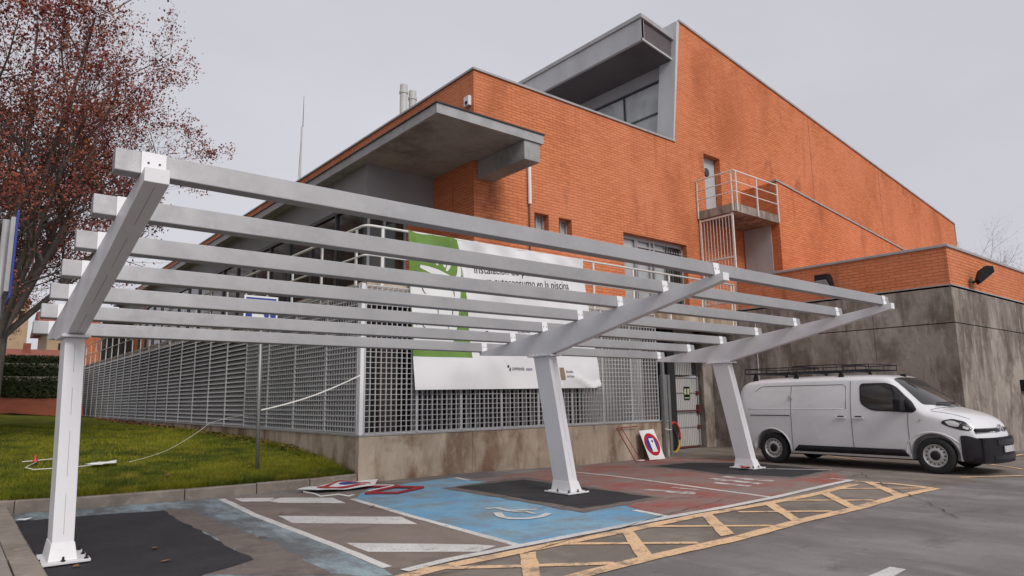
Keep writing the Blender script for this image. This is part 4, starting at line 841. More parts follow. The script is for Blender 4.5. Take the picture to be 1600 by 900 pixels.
# barrier tape from the parking sign to the fence corner; string over the lawn
mb = MB(); n = 26; A_, B_ = Vector((4.45, 12.69, 1.36)), Vector((6.0, 11.86, 1.98))
L1, L2 = [], []
for i in range(n + 1):
    t = i / n; p = A_.lerp(B_, t); p.z -= .07 * math.sin(math.pi * t); tw = math.sin(t * 17) * .5; h = Vector((.25 * math.sin(tw), -.2 * math.sin(tw), math.cos(tw)))  .normalized() * .012; L1.append(p - h); L2.append(p + h)
mb.add(L1 + L2, [(i, i + 1, n + 2 + i, n + 1 + i) for i in range(n)])
tb = mb.build('barrier_tape', 'tape', fixn=False); so = tb.modifiers.new('s', 'SOLIDIFY'); so.thickness = .002
tag(tb, 'white barrier tape stretched from the sign post to the fence corner', 'tape')
pts = []
for i in range(26):
    t = i / 25; x = 2.6 + 2.05 * t; y = 14.0 + 2.6 * t ** 1.1; z = lawn_h(x, y) + .05 + (max(0, t - .1) ** 2.0) * .55; pts.append((x, y, z))
pts += [(5.2, 17.0, 1.15), (5.97, 17.6, 1.2)]
tag(MB().tube(pts, .0045, 5).build('string', 'tape', smooth=True), 'thin pale string running over the grass up to the fence', 'string')
pts = [(.95 + .0 * i, 13.8, 0) for i in range(1)]
def lz(x, y, d=.05): return (x, y, lawn_h(x, y) + d)
tag(MB().tube([lz(1.1, 14.9), lz(1.5, 15.0), lz(1.95, 15.1)], .008, 5).tube([lz(1.35, 14.9), lz(1.1, 14.2), lz(1.2, 13.95), lz(1.7, 13.9), lz(2.15, 14.0)], .008, 5).build('rope', 'tape', smooth=True), 'pale rope lying in a loop on the grass beside the near column', 'rope')
tag(MB().lathe([(0, 0), (.05, .005), (.045, .02), (.018, .06), (.012, .12), (0, .125)], lz(1.28, 14.8, .04), (0, 0, 1), 10).build('peg', 'hose', smooth=True), 'small orange peg standing in the rope loop on the grass', 'peg')
def scrap(name, mat, c, sx, sy_, label, cat, seed, group=None, f=None):
    rr = random.Random(seed); f = f or (lambda x, y: lawn_h(x, y) + .05); n = 5; mb = MB()
    for j in range(n):
        for i in range(n):
            x = c[0] + (i / (n - 1) - .5) * sx + (j / (n - 1) - .5) * sx * .3; y = c[1] + (j / (n - 1) - .5) * sy_; 
            if i in (0, n - 1) or j in (0, n - 1): x += rr.uniform(-.12, .12) * sx; y += rr.uniform(-.12, .12) * sy_
            mb.v.append((x, y, f(x, y) + rr.uniform(.0, .18) * min(sx, sy_)))
    for j in range(n - 1):
        for i in range(n - 1): mb.f.append((j * n + i, j * n + i + 1, (j + 1) * n + i + 1, (j + 1) * n + i)); mb.mi.append(0)
    o = mb.build(name, mat, fixn=False, smooth=True); sm = o.modifiers.new('s', 'SOLIDIFY'); sm.thickness = .002
    return tag(o, label, cat, group)
scrap('paper_scrap', 'sign_white', (2.22, 14.05), .42, .20, 'crumpled white paper scrap on the grass right of the near column', 'litter', 1)
g0 = lambda x, y: gz(x, y) + .022
scrap('paper_scrap', 'sign_white', (.90, 11.25), .16, .10, 'white paper scrap against the pavement kerb', 'litter', 2, f=g0)
rr = random.Random(12)
for k in range(18):
    if k < 9: x, y, f = rr.uniform(1, 6.5), rr.uniform(5.6, 11.3), g0
    else: x, y, f = rr.uniform(1.2, 5.7), rr.uniform(12.4, 21), None
    scrap('fallen_leaf', 'dryleaf', (x, y), rr.uniform(.04, .09), rr.uniform(.04, .08), 'dry fallen leaf lying on the ground or grass', 'leaf', k + 30, 'dry fallen leaves', f)
mb = MB(); rr = random.Random(4)
for k in range(1500):
    y = 13.5 + rr.random() * 26; x = 5.95 - abs(rr.gauss(0, .16)); z = lawn_h(x, y) + rr.uniform(.0, .08); a = rr.uniform(0, 6.28); s_ = rr.uniform(.03, .07)
    u = Vector((math.cos(a), math.sin(a), rr.uniform(-.5, .5))) * s_; v = Vector((-math.sin(a), math.cos(a), rr.uniform(-.4, .6))) * s_ * .7; p = Vector((x, y, z)); mb.add([p - u, p + v, p + u, p - v], [(0, 1, 2, 3)])
tag(mb.build('leaf_litter', 'dryleaf', fixn=False), kind='stuff')
rc = scrap('red_cloth', 'sign_red', (12.72, 8.05), .30, .16, 'small red cloth on the base plate of the far column', 'cloth', 77, f=lambda x, y: .055 + .02 * math.sin(x * 20))

# ------------------------------------------------------------------ floodlights and wall box
def flood(name, base, yaw, label):
    """housing with a sloping glass face on a bracket; local +x points away from the wall"""
    f = empty(name, label, 'floodlight', base, yaw)
    m = f.matrix_world.copy() @ Matrix.Scale(.85, 4)
    T = lambda x, y, z: m @ Vector((x, y, z))
    mb = MB(); pr = [(.16, .02), (.24, -.10), (.62, .22), (.60, .40), (.40, .42), (.26, .32)]
    mb.prism([T(x, -.22, z) for x, z in pr], (m.to_3x3() @ Vector((0, .44, 0)))); part(mb, 'housing', 'black', f, bevel=.012)
    mb = MB(); a, b = Vector((.25, 0, -.112)), Vector((.63, 0, .205)); n = Vector((.32, 0, -.38)).normalized() * .006; a += n; b += n; a = a.lerp(b, .38)
    mb.prism([T(a.x, -.18, a.z), T(b.x, -.18, b.z), T(b.x, .18, b.z), T(a.x, .18, a.z)], m.to_3x3() @ n); part(mb, 'glass', 'lens', f)
    part(MB().tube([T(0, 0, 0), T(.10, 0, -.04), T(.22, 0, .08)], .03, 8), 'bracket', 'bolt', f); part(MB().tube([T(.03, 0, -.16), T(.03, 0, .10)], .022, 8), 'cable', 'kerb', f)
flood('floodlight', (20.35, YC - .02, 4.36), R(-62), 'black floodlight on a bracket at the corner of the brick parapet, facing the road')
flood('floodlight', (XC - .02, 8.95, 4.46), R(180), 'dark floodlight on the shaded parapet face behind the crossbars')
tag(MB().box(23.55, 24.2, YC - .16, YC - .004, 1.52, 1.84).build('meter_box', 'black', bevel=.02), 'black box fixed to the concrete wall at the right edge of the picture', 'wall box')
# ------------------------------------------------------------------ delivery van
VX, VY0 = 15.36, 9.20             # centre line; rear end
VAN = empty('delivery_van', 'white delivery van with black bumper, roof rack and steel wheels parked by the concrete wall', 'van', (VX, VY0 - 2.48, 0), 0)
def interp(tab, s):
    if s <= tab[0][0]: return tab[0][1]
    for (a, b) in zip(tab, tab[1:]):
        if s <= b[0]:
            t = (s - a[0]) / (b[0] - a[0]); return a[1] + (b[1] - a[1]) * t
    return tab[-1][1]
def cr(tab, s):
    """smooth (Catmull-Rom) interpolation"""
    if s <= tab[0][0]: return tab[0][1]
    if s >= tab[-1][0]: return tab[-1][1]
    for i in range(len(tab) - 1):
        if s <= tab[i + 1][0]:
            x0, y0 = tab[max(i - 1, 0)]; x1, y1 = tab[i]; x2, y2 = tab[i + 1]; x3, y3 = tab[min(i + 2, len(tab) - 1)]
            h = x2 - x1; t = (s - x1) / h; m1 = (y2 - y0) / max(x2 - x0, 1e-6) * h; m2 = (y3 - y1) / max(x3 - x1, 1e-6) * h
            return (2 * t ** 3 - 3 * t ** 2 + 1) * y1 + (t ** 3 - 2 * t ** 2 + t) * m1 + (-2 * t ** 3 + 3 * t ** 2) * y2 + (t ** 3 - t ** 2) * m2
TOPT = [(0, 1.62), (.04, 1.74), (.12, 1.82), (.4, 1.88), (1.5, 1.905), (2.6, 1.905), (3.1, 1.885), (3.36, 1.835), (3.6, 1.68), (3.9, 1.465), (4.14, 1.285), (4.24, 1.215), (4.4, 1.17), (4.6, 1.105), (4.76, 1.02), (4.86, .92), (4.92, .78), (4.95, .60), (4.96, .48)]
LOWT = [(0, .42), (.3, .30), (1, .24), (4.2, .24), (4.7, .24), (4.96, .30)]
WT = [(0, .90), (.05, .93), (.2, .955), (1, .96), (4.1, .96), (4.5, .935), (4.75, .885), (4.9, .82), (4.96, .76)]
def top(s): return cr(TOPT, s)
def rr_(s): return min(.15, (top(s) - interp(LOWT, s)) * .42)
def wside(s, z):
    W = cr(WT, s)
    if z > 1.08: return W * (1 - .165 * min(1.3, (z - 1.08) / .80) ** 1.6)
    sh = .012 * math.exp(-((z - 1.20) / .05) ** 2)
    return W * (1 - .035 * (max(0, .62 - z) / .4) ** 1.5) 
def wid(s, z):
    t, r = top(s), rr_(s)
    if z <= t - r: return wside(s, z)
    q = min(1, (z - (t - r)) / r); return wside(s, t - r) * max(0, (1 - q * q)) ** (1 / 4.2)
def ztop(s, y):
    t, r = top(s), rr_(s); w_ = wside(s, t - r); q = min(1, abs(y) / w_); return t - r + r * max(0, 1 - q ** 4.2) ** .5
def shift(s, y): return .27 * S((s - 3.2) / .95) * (abs(y) / .95) ** 2.4 * (1 - .35 * S((s - 4.6) / .3)) + .10 * S((s - 4.7) / .25) * (abs(y) / .95) ** 4
def V(s, y, z):
    return Vector((VX + y, VY0 - (s - shift(s, y)), z))
def side(s, z, off=.004, sgn=-1): w_ = wid(s, z) + off; return V(s, sgn * w_, z)
def over(s, y, off=.004):
    e = .01; n = Vector((-(ztop(s + e, y) - ztop(s - e, y)) / (2 * e), 1)).normalized()
    return V(s + n.x * off, y, ztop(s, y) + n.y * off)
SS = [0, .01, .04, .08, .14, .22, .35] + frange(.5, 3.0, .12)[:-1] + frange(3.0, 4.2, .03)[:-1] + frange(4.2, 4.8, .03)[:-1] + [4.80, 4.84, 4.87, 4.90, 4.92, 4.935, 4.95, 4.96]
def ring(s):
    lo, t, r = interp(LOWT, s), top(s), rr_(s); pts = [(0, lo), (wside(s, lo) * .6, lo), (wside(s, lo + .05) - .03, lo + .012), (wside(s, lo + .06), lo + .06)]
    for k in range(1, 15): z = lo + .06 + (t - r - lo - .06) * k / 14; pts.append((wside(s, z), z))
    for k in range(1, 9): a = math.pi / 2 * k / 9; z = t - r + r * math.sin(a); pts.append((wside(s, t - r) * max(0, 1 - math.sin(a) ** 2) ** (1 / 4.2), z))
    pts.append((0, t)); return pts
mb = MB(); rings = []
for s in SS:
    h = ring(s); full = [(-w_, z) for (w_, z) in h] + [(w_, z) for (w_, z) in h[-2:0:-1]]; rings.append([V(s, y, z) for y, z in full])
n = len(rings[0]); mb.v = [v for r_ in rings for v in r_]
for i in range(len(SS) - 1):
    for k in range(n): mb.f.append((i * n + k, i * n + (k + 1) % n, (i + 1) * n + (k + 1) % n, (i + 1) * n + k)); mb.mi.append(0)
for base in (0, (len(SS) - 1) * n):
    hN = n // 2
    for k in range(hN):
        a_, b_ = base + k, base + k + 1; c_, d_ = base + (n - k - 1) % n, base + (n - k) % n
        f_ = [a_, b_, c_, d_]; f_ = [x for i, x in enumerate(f_) if x not in f_[:i]]
        if len(f_) > 2: mb.f.append(tuple(f_)); mb.mi.append(0)
AX = [(.80, .335), (4.075, .335)]; WR = .335
body = mb.build('body', ['van_paint', 'dark'], smooth=True)
me = body.data
cut = MB()
for (s, z) in AX: 
    for sg_ in (-1, 1): cut.lathe([(0, 0), (.415, 0), (.415, .42), (0, .42)], (VX + sg_ * .62 - (.0 if sg_ > 0 else .42) + (0 if sg_ > 0 else 0), VY0 - s, z - .0), (1, 0, 0), 40, mi=1)
co = cut.build('cutter', ['van_paint', 'dark'])
bo = body.modifiers.new('b', 'BOOLEAN'); bo.operation = 'DIFFERENCE'; bo.object = co; bo.solver = 'EXACT'
bpy.context.view_layer.update()
nm = bpy.data.meshes.new_from_object(body.evaluated_get(bpy.context.evaluated_depsgraph_get()))
body.modifiers.clear(); body.data = nm; nm.name = 'body'; bpy.data.objects.remove(co)
nm.materials.clear(); nm.materials.append(M['van_paint']); nm.materials.append(M['dark'])
inv = VAN.matrix_world.inverted(); nm.transform(inv); body.parent = VAN
try: nm.set_sharp_from_angle(angle=R(38))
except Exception: pass
def vpatch(poly, f, step, mat, name, pobj=VAN, label=None, thick=0):
    o = drape(poly, f, step, mat, name, None, smooth=True)
    o.data.transform(inv); o.parent = pobj
    if thick: m_ = o.modifiers.new('s', 'SOLIDIFY'); m_.thickness = thick; m_.offset = 0
    if label: o['label'] = label
    return o
def rounded(poly, r=.05, n=4):
    o = []; N = len(poly)
    for i, p in enumerate(poly):
        a, b, c = Vector(poly[i - 1]), Vector(p), Vector(poly[(i + 1) % N]); rr2 = min(r, (a - b).length * .45, (c - b).length * .45)
        p0, p1 = b + (a - b).normalized() * rr2, b + (c - b).normalized() * rr2
        for k in range(n + 1): t = k / n; q = p0.lerp(b, t).lerp(b.lerp(p1, t), t); o.append((q.x, q.y))
    return o
for sg_ in (-1, 1):
    F = lambda off: (lambda s, z: side(s, z, off, sg_))
    wp = rounded([(2.78, 1.715), (3.32, 1.715), (3.52, 1.655), (3.98, 1.335), (4.13, 1.18), (4.05, 1.13), (3.02, 1.165), (2.80, 1.30)], .09)
    vpatch(wp, F(.008), .03, 'blackgloss', 'window_frame')
    w_ = vpatch(rounded([(2.81, 1.69), (3.30, 1.69), (3.40, 1.665), (3.62, 1.19), (3.05, 1.19), (2.83, 1.32)], .07), F(.013), .03, 'glass', 'side_window')
    vpatch(rounded([(3.45, 1.655), (3.52, 1.625), (3.86, 1.385), (3.80, 1.19), (3.66, 1.19)], .03), F(.013), .03, 'glass', 'quarter_window')
    vpatch([(3.86, 1.41), (4.10, 1.20), (4.04, 1.14), (3.84, 1.16)], F(.018), .03, 'black', 'mirror_base')
    # seams, sill strip, mouldings
    for nm_, pts in (('door_seam', [(2.60, 1.76), (2.60, .33)]), ('door_seam', [(1.30, 1.70), (1.28, .33)]), ('door_seam', [(3.93, 1.12), (3.90, .9), (3.90, .36)])):
        mbs = MB(); P_ = []
        for a_, b_ in zip(pts, pts[1:]):
            for k in range(14): t = k / 13; P_.append(side(a_[0] + (b_[0] - a_[0]) * t, a_[1] + (b_[1] - a_[1]) * t, .0015, sg_))
        part(mbs.tube(P_, .005, 5), nm_, 'seam', VAN)
    part(MB().tube([side(.42 + (2.02) * k / 24, 1.70 - .12 * max(0, 1 - k / 3) ** 2, .001, sg_) for k in range(25)] + [side(2.50, 1.66, .001, sg_), side(2.50, 1.3, .001, sg_), side(2.5, 1.2, .0, sg_)], .006, 5), 'panel_crease', 'seam', VAN)
    part(MB().tube([side(.25 + 2.2 * k / 24, 1.195, -.004, sg_) for k in range(25)], .010, 6), 'waist_crease', 'van_paint', VAN, smooth=True)
    part(MB().tube([side(.30 + .96 * k / 12, 1.055, .0, sg_) for k in range(13)], .010, 6), 'slide_rail', 'black', VAN)
    part(MB().tube([side(1.29, 1.44, .012, sg_), side(1.29, 1.44, .035, sg_)], .045, 12), 'door_lock', 'pipe', VAN)
    vpatch([(1.30, .30), (1.42, .43), (3.72, .43), (3.86, .30)], F(.014), .12, 'black', 'sill_strip', thick=.012)
    for hx in (2.40, 2.76):
        vpatch(rounded([(hx - .09, 1.015), (hx + .05, 1.015), (hx + .05, 1.06), (hx - .09, 1.06)], .02), F(.003), .06, 'seam', 'handle_shade_patch')  # flat dark patch, the shade behind the handle is only coloured in
        part(MB().hexa([side(hx - .13, 1.00, .01, sg_), side(hx + .10, 1.00, .01, sg_), side(hx + .10, 1.03, .01, sg_), side(hx - .13, 1.03, .01, sg_)], [side(hx - .13, 1.00, .035, sg_), side(hx + .10, 1.00, .035, sg_), side(hx + .10, 1.03, .035, sg_), side(hx - .13, 1.03, .035, sg_)]), 'door_handle', 'van_paint', VAN, bevel=.006)
    part(MB().hexa([side(4.16, .985, .002, sg_), side(4.19, .985, .002, sg_), side(4.19, 1.005, .002, sg_), side(4.16, 1.005, .002, sg_)], [side(4.16, .985, .015, sg_), side(4.19, .985, .015, sg_), side(4.19, 1.005, .015, sg_), side(4.16, 1.005, .015, sg_)]), 'side_lamp', 'ochre', VAN)
    for (s, z) in AX:   # flared arch lips
        P_ = []
        for k in range(21):
            a = R(-8 + 196 * k / 20); s_ = s + .435 * math.cos(a); z_ = z + .435 * math.sin(a)
            P_.append(side(s_ + shift(s_, .95), max(.26, z_), -.004, sg_))
        part(MB().tube(P_, .016, 6), 'arch_lip', 'van_paint', VAN, smooth=True)
    # door mirror
    mbm = MB(); c0 = side(3.86, 1.25, 0, sg_)
    mx_ = c0.x + sg_ * .16
    mbm.box(mx_ - .11, mx_ + .11, c0.y - .02, c0.y + .13, 1.16, 1.40)
    part(mbm, 'mirror', 'black', VAN, bevel=.035, smooth=False); part(MB().hexa([(c0.x + sg_ * .10, c0.y - .0, 1.17), (c0.x + sg_ * .10, c0.y + .08, 1.17), (c0.x + sg_ * .10, c0.y + .08, 1.22), (c0.x + sg_ * .10, c0.y, 1.22)], [(c0.x - sg_ * .06, c0.y - .02, 1.14), (c0.x - sg_ * .06, c0.y + .1, 1.14), (c0.x - sg_ * .06, c0.y + .1, 1.20), (c0.x - sg_ * .06, c0.y - .02, 1.20)]), 'mirror_arm', 'black', VAN)
    # headlight, wrapped round the corner
    hl = vpatch(rounded([(4.52, .985), (4.62, 1.025), (4.74, .975), (4.82, .90), (4.86, .855), (4.86, .80), (4.74, .82), (4.60, .88), (4.50, .94)], .03), F(.006), .03, 'blackgloss', 'headlight')
    vpatch(rounded([(4.555, .975), (4.64, .995), (4.735, .935), (4.72, .87), (4.61, .905)], .03), F(.012), .03, 'lens', 'lamp_lens', hl)
    vpatch(rounded([(4.77, .90), (4.83, .86), (4.84, .825), (4.77, .85)], .015), F(.012), .02, 'lens', 'lamp_lens', hl)
    # wheels
    for (s, z) in AX:
        cx_ = VX + sg_ * .935; cy_ = VY0 - s; ax = (sg_, 0, 0)
        wh = part(MB().lathe([(.19, -.20), (.30, -.205), (.328, -.18), (.335, -.15), (.335, -.05), (.328, -.02), (.305, 0), (.235, .004), (.21, -.01)], (cx_, cy_, z), ax, 48), 'wheel', 'tyre', VAN, smooth=True)
        sub(MB().lathe([(.213, -.012), (.205, -.002), (.195, -.02), (.185, -.045), (.155, -.042), (.12, -.02), (.085, -.012), (.085, -.03)], (cx_, cy_, z), ax, 40), 'rim', 'rim', wh, smooth=True)
        mbh = MB()
        for k in range(14):
            a = 2 * math.pi * k / 14; c_ = Vector((cx_ - sg_ * .0335, cy_ + .158 * math.cos(a), z + .158 * math.sin(a))); mbh.lathe([(0, .006), (.0135, .006), (.0135, -.02)], c_, ax, 8)
        sub(mbh, 'rim_hole', 'dark', wh)
        sub(MB().lathe([(0, .006), (.045, .006), (.078, -.004), (.088, -.018)], (cx_, cy_, z), ax, 24), 'hub_cap', 'black', wh, smooth=True)
# windscreen, wiper, bonnet seam
ws = vpatch(rounded([(3.40, -.70), (4.10, -.80), (4.19, -.40), (4.20, 0), (4.19, .40), (4.10, .80), (3.40, .70), (3.385, 0)], .06), lambda s, y: over(s, y, .006), .06, 'glass', 'windscreen')
part(MB().tube([over(4.13, -.55 + .9 * t / 8, .03) for t in range(9)], .010, 5).tube([over(4.17, -.62 + .5 * t / 8, .03) for t in range(9)], .012, 5), 'wiper', 'black', VAN)
part(MB().tube([over(4.22 + .0 * k, -.80 + .16 * k, .001) for k in range(11)], .007, 5), 'bonnet_seam', 'seam', VAN)
part(MB().tube([over(4.24 + .5 * k / 8, -.83 + .02 * k, .001) for k in range(9)], .005, 5), 'bonnet_seam', 'seam', VAN)
part(MB().box(VX - .03, VX + .03, VY0 - 3.36, VY0 - 3.26, 1.83, 1.90), 'roof_aerial', 'black', VAN, bevel=.01)
# black bumper, following the curve of the nose
mb = MB(); rings = []
def nose(y, z, off=0.0, s0=4.965):
    """point on the front, offset forward"""
    p = V(s0, y, z); p.y -= off; return p
BS = [4.735, 4.76, 4.80, 4.84, 4.88, 4.92, 4.95, 4.985, 5.005]
for s in BS:
    sc = min(s, 4.955); zt = .72 - .05 * S((s - 4.8) / .15); zb = .22; W_ = cr(WT, sc) * 1.02 + .006
    if s > 4.96: W_ *= .975
    h = [(W_ * f_, zb) for f_ in (0, .15, .3, .45, .6, .75, .9)] + [(W_ * .985, zb + .05), (W_, zb + .16), (W_, zt - .04), (W_ * .985, zt)] + [(W_ * f_, zt) for f_ in (.9, .75, .6, .45, .3, .15, 0)]
    full = [(-a, b) for a, b in h] + [(a, b) for a, b in h[-2:0:-1]]; rings.append([V(s, y, z) for y, z in full])
n = len(rings[0]); mb.v = [v for r_ in rings for v in r_]
for i in range(len(BS) - 1):
    for k in range(n): mb.f.append((i * n + k, i * n + (k + 1) % n, (i + 1) * n + (k + 1) % n, (i + 1) * n + k)); mb.mi.append(0)
for base in (0, (len(BS) - 1) * n):
    hN = n // 2
    for k in range(hN):
        f_ = [base + k, base + k + 1, base + (n - k - 1) % n, base + (n - k) % n]; f_ = [x for i, x in enumerate(f_) if x not in f_[:i]]
        if len(f_) > 2: mb.f.append(tuple(f_)); mb.mi.append(0)
for k in range(28):
    y0_, y1_ = -.785 + 1.57 * k / 28, -.785 + 1.57 * (k + 1) / 28
    mb.hexa([nose(y0_, .225, 0, 5.0), nose(y1_, .225, 0, 5.0), nose(y1_, .672, 0, 5.0), nose(y0_, .672, 0, 5.0)], [nose(y0_, .225, -.09, 5.0), nose(y1_, .225, -.09, 5.0), nose(y1_, .68, -.09, 5.0), nose(y0_, .68, -.09, 5.0)])
bp = part(mb, 'front_bumper', 'black', VAN, smooth=True)
try: bp.data.set_sharp_from_angle(angle=R(40))
except Exception: pass
def strip(y0, y1, z0, z1, off, s0=5.005, n=16, zarc=0.0, d=.012):
    mb = MB(); A = []
    for k in range(n + 1):
        y = y0 + (y1 - y0) * k / n; za = zarc * max(0, 1 - abs(y) / .13)
        A.append([nose(y, z0 + za, off, s0), nose(y, z1 + za, off, s0), nose(y, z1 + za, off - d, s0), nose(y, z0 + za, off - d, s0)])
    mb.v = [p for a in A for p in a]
    for k in range(n):
        for q_ in range(4): mb.f.append((k * 4 + q_, k * 4 + (q_ + 1) % 4, k * 4 + 4 + (q_ + 1) % 4, k * 4 + 4 + q_)); mb.mi.append(0)
    mb.add([], []); mb.f += [(0, 1, 2, 3), (n * 4, n * 4 + 1, n * 4 + 2, n * 4 + 3)]; mb.mi += [0, 0]
    return mb
part(strip(-.45, .45, .54, .64, .012, d=.02), 'grille', 'blackgloss', VAN); part(strip(-.58, .58, .28, .36, .012, d=.02), 'grille', 'blackgloss', VAN)
part(strip(-.26, .26, .41, .52, .024, n=4), 'number_plate', 'lens', VAN)
part(strip(-.80, .80, .775, .835, .012, 4.905, d=.04), 'grille', 'blackgloss', VAN)
part(strip(-.80, .80, .762, .774, .018, 4.905, zarc=.05, d=.04), 'chrome_strip', 'chrome', VAN)
part(strip(-.78, .78, .838, .852, .012, 4.895, zarc=.05, d=.04), 'chrome_strip', 'chrome', VAN)
part(MB().prism([nose(-.11, .77, .03, 4.905), nose(0, .84, .04, 4.905), nose(.11, .77, .03, 4.905), nose(.11, .80, .03, 4.905), nose(0, .875, .04, 4.905), nose(-.11, .80, .03, 4.905)], (0, .03, 0)), 'emblem', 'chrome', VAN)
# roof rack: three low baskets on cross bars
mb = MB(); foot = MB()
for s in (.35, 1.35, 2.35): mb.tube([V(s, -.72, 1.985), V(s, .72, 1.985)], .018, 6)
for s in (.35, 1.35, 2.35):
    for y in (-.70, .70): foot.hexa([V(s - .07, y - .03, 1.80), V(s + .07, y - .03, 1.80), V(s + .07, y + .03, 1.80), V(s - .07, y + .03, 1.80)], [V(s - .025, y - .02, 1.985), V(s + .025, y - .02, 1.985), V(s + .025, y + .02, 1.985), V(s - .025, y + .02, 1.985)])
def basket(s0, s1, y0, y1, zb=2.0, zt=2.11):
    for z in (zb, zt): mb.tube([V(s0 + .04, y0, z), V(s1 - .04, y0, z), V(s1, y0 + .05, z), V(s1, y1 - .05, z), V(s1 - .04, y1, z), V(s0 + .04, y1, z), V(s0, y1 - .05, z), V(s0, y0 + .05, z)], .011, 6, closed=True)
    for s in (s0 + .03, (s0 + s1) / 2, s1 - .03):
        for y in (y0 + .005, y1 - .005): mb.tube([V(s, y, zb), V(s, y, zt)], .008, 5)
    for k in range(1, 6): y = y0 + (y1 - y0) * k / 6; mb.tube([V(s0, y, zb), V(s1, y, zb)], .008, 5)
basket(.05, 1.20, -.70, .70); basket(1.25, 2.30, -.70, .70, 2.0, 2.13)
basket(2.35, 2.95, -.68, .70)
rk = part(mb, 'roof_rack', 'black', VAN); sub(foot, 'rack_foot', 'black', rk, bevel=.006)
part(MB().box(VX + .75, VX + .9, VY0 + .01, VY0 + .03, .8, 1.1).box(VX - .9, VX - .75, VY0 + .01, VY0 + .03, .8, 1.1), 'tail_lamp', 'sign_red', VAN)
part(MB().box(VX - .88, VX + .88, VY0 - .1, VY0 + .07, .30, .52), 'rear_bumper', 'black', VAN, bevel=.02)
part(MB().box(VX - .55, VX + .55, VY0 - 4.6, VY0 - .5, .20, .26), 'underbody', 'dark', VAN)

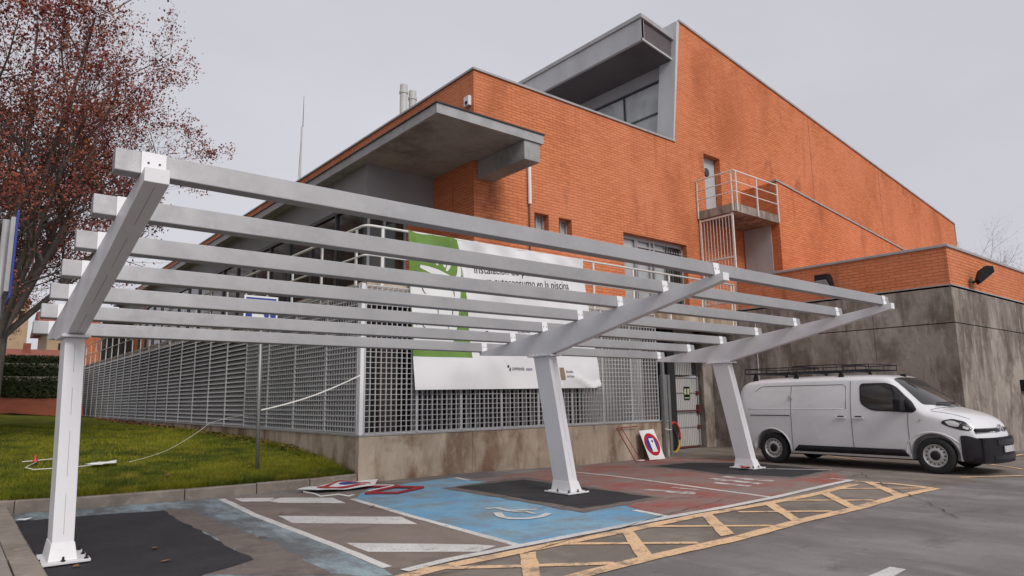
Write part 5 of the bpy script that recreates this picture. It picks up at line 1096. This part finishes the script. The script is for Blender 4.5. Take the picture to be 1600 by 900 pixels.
# ------------------------------------------------------------------ trees
def tree(name, base, H, label, leaves, seed, group=None, fork=2.3, trunk_r=.27, limbs=9, reach=1.0, levels=4, tilt=(12, 62), cat='tree'):
    rr = random.Random(seed); wood = MB(); twig = MB(); tips = []
    def grow(p, d, L, r, lev, up=.10):
        n = 7 if lev == 0 else 5 if lev == 1 else 3; pts = [p]; rs = [r]; dd = d.copy(); ds = [dd]
        for i in range(n):
            dd = (dd + Vector((rr.uniform(-1, 1), rr.uniform(-1, 1), rr.uniform(-.5, .9))) * (.09 + .045 * lev) + Vector((0, 0, up))).normalized()
            pts.append(pts[-1] + dd * L / n); rs.append(r * (1 - .72 * (i + 1) / n)); ds.append(dd)
        (wood if lev < 2 else twig).tube(pts, rs, 7 if lev == 0 else 5 if lev == 1 else 3)
        if lev >= levels - 1: tips.append((pts, lev))
        if lev >= levels: return
        kids = [9, 8, 7, 4, 3][lev]
        for k in range(kids):
            i = 1 + int((k + rr.random()) / kids * (n - .01)); i = min(n, max(1 if lev else 2, i)); az = rr.uniform(0, 6.283)
            o_ = ds[i].orthogonal().normalized(); o2 = ds[i].cross(o_); a = rr.uniform(.6, 1.25)
            nd = (ds[i] + (o_ * math.cos(az) + o2 * math.sin(az)) * a).normalized()
            fl = (1 - .45 * i / n)
            grow(pts[i], nd, L * rr.uniform(.42, .66) * fl * (1.15 if lev else 1), rs[i] * rr.uniform(.48, .66), lev + 1, .05)
    t = empty(name, label, cat, base, 0, group)
    b = Vector(base); top_ = b + Vector((.05, 0, fork))
    wood.tube([b - Vector((0, 0, .3)), b + Vector((0, 0, .10)), b + Vector((.01, .02, .5)), b.lerp(top_, .6), top_, top_ + Vector((0, 0, .5))], [trunk_r * 1.6, trunk_r * 1.30, trunk_r * 1.03, trunk_r, trunk_r * 1.02, trunk_r * .6], 14)
    for k in range(6):
        a = rr.uniform(0, 6.28); wood.tube([b + Vector((0, 0, .16)), b + Vector((math.cos(a) * .40, math.sin(a) * .40, .03)), b + Vector((math.cos(a) * .75, math.sin(a) * .75, -.06))], [.12, .07, .03], 6)
    for k in range(limbs):
        az = k * 2.399 + rr.uniform(-.3, .3); f = ((k + .5) / limbs) ** .8; ti = R(tilt[0] + (tilt[1] - tilt[0]) * f); L = (H - fork) * (1 - .32 * f) * rr.uniform(.9, 1.05) * reach
        grow(top_ - Vector((0, 0, .15 + .5 * f)) + Vector((math.cos(az), math.sin(az), 0)) * trunk_r * .4, Vector((math.cos(az) * math.sin(ti), math.sin(az) * math.sin(ti), math.cos(ti))), L, trunk_r * rr.uniform(.34, .5), 0, .045)
    part(wood, 'trunk', 'bark', t, smooth=True, fixn=False); part(twig, 'branches', 'twig', t, fixn=False)
    lf = MB(); per = leaves / max(1, len(tips))
    for (pts, lev) in tips:
        c_ = 1.15 * math.sin(pts[-1].x * 1.9 + 3) * math.sin(pts[-1].y * 1.5) + math.sin(pts[-1].z * 2.1 + pts[-1].x)
        m_ = int(max(0, per * (1 + .75 * c_)) + rr.random())
        for k in range(m_):
            i = rr.randint(0, len(pts) - 2); p = pts[i].lerp(pts[i + 1], rr.random()) + Vector((rr.gauss(0, .07), rr.gauss(0, .07), rr.gauss(-.03, .07)))
            s_ = rr.uniform(.018, .055); u = Vector((rr.uniform(-1, 1), rr.uniform(-1, 1), rr.uniform(-1, 1))).normalized(); v = u.orthogonal().normalized(); w2 = u.cross(v) * s_ * .4
            u *= s_; v *= s_ * .75; lf.add([p - u, p - v + w2, p + u * .9, p + v + w2], [(0, 1, 2, 3)])
    if leaves: part(lf, 'foliage', 'leaf', t, fixn=False)
    print(name, len(tips), 'leaves', len(lf.f), 'twigfaces', len(twig.f)); return t
def tree_copy(t, loc, rz, sc, label, group=None):
    c = t.copy(); COL.objects.link(c); c.location = loc; c.rotation_euler = (0, 0, rz); c.scale = (sc,) * 3; c['label'] = label
    for ch in list(t.children): d = ch.copy(); COL.objects.link(d); d.parent = c
    return c
T1 = tree('plane_tree', (.75, 21.5, lawn_h(.75, 21.5)), 15.4, 'large autumn tree with dark red leaves and a pale trunk at the left edge', 72000, 21, 'autumn trees on the lawn', reach=.72, tilt=(8, 58), limbs=13, fork=3.0, trunk_r=.235)
tree_copy(T1, (-4.5, 31.5, 1.2), 2.1, 1.0, 'autumn tree farther back whose red crown fills the gap behind the first one', 'autumn trees on the lawn')
tree_copy(T1, (-7.5, 20.0, .9), 4.0, 1.05, 'autumn tree standing outside the left edge of the picture', 'autumn trees on the lawn')  # unseen copy added to give the side glazing foliage to reflect
tree_copy(T1, (-1.8, 40.5, 1.5), 3.4, .95, 'autumn tree beside the hedges at the far end of the lawn', 'autumn trees on the lawn')  # copy added to darken what the side glazing reflects
tree_copy(T1, (-9.5, 47.0, 2.2), 5.0, 1.0, 'autumn tree rising behind the hedges, outside the left edge of the picture', 'autumn trees on the lawn')  # unseen copy, added for brown foliage mirrored in the glazing
T2 = tree('bare_tree', (65, 15.5, 0), 14.0, 'almost leafless tree behind the parapet at the right edge', 1200, 5, trunk_r=.22, levels=3)
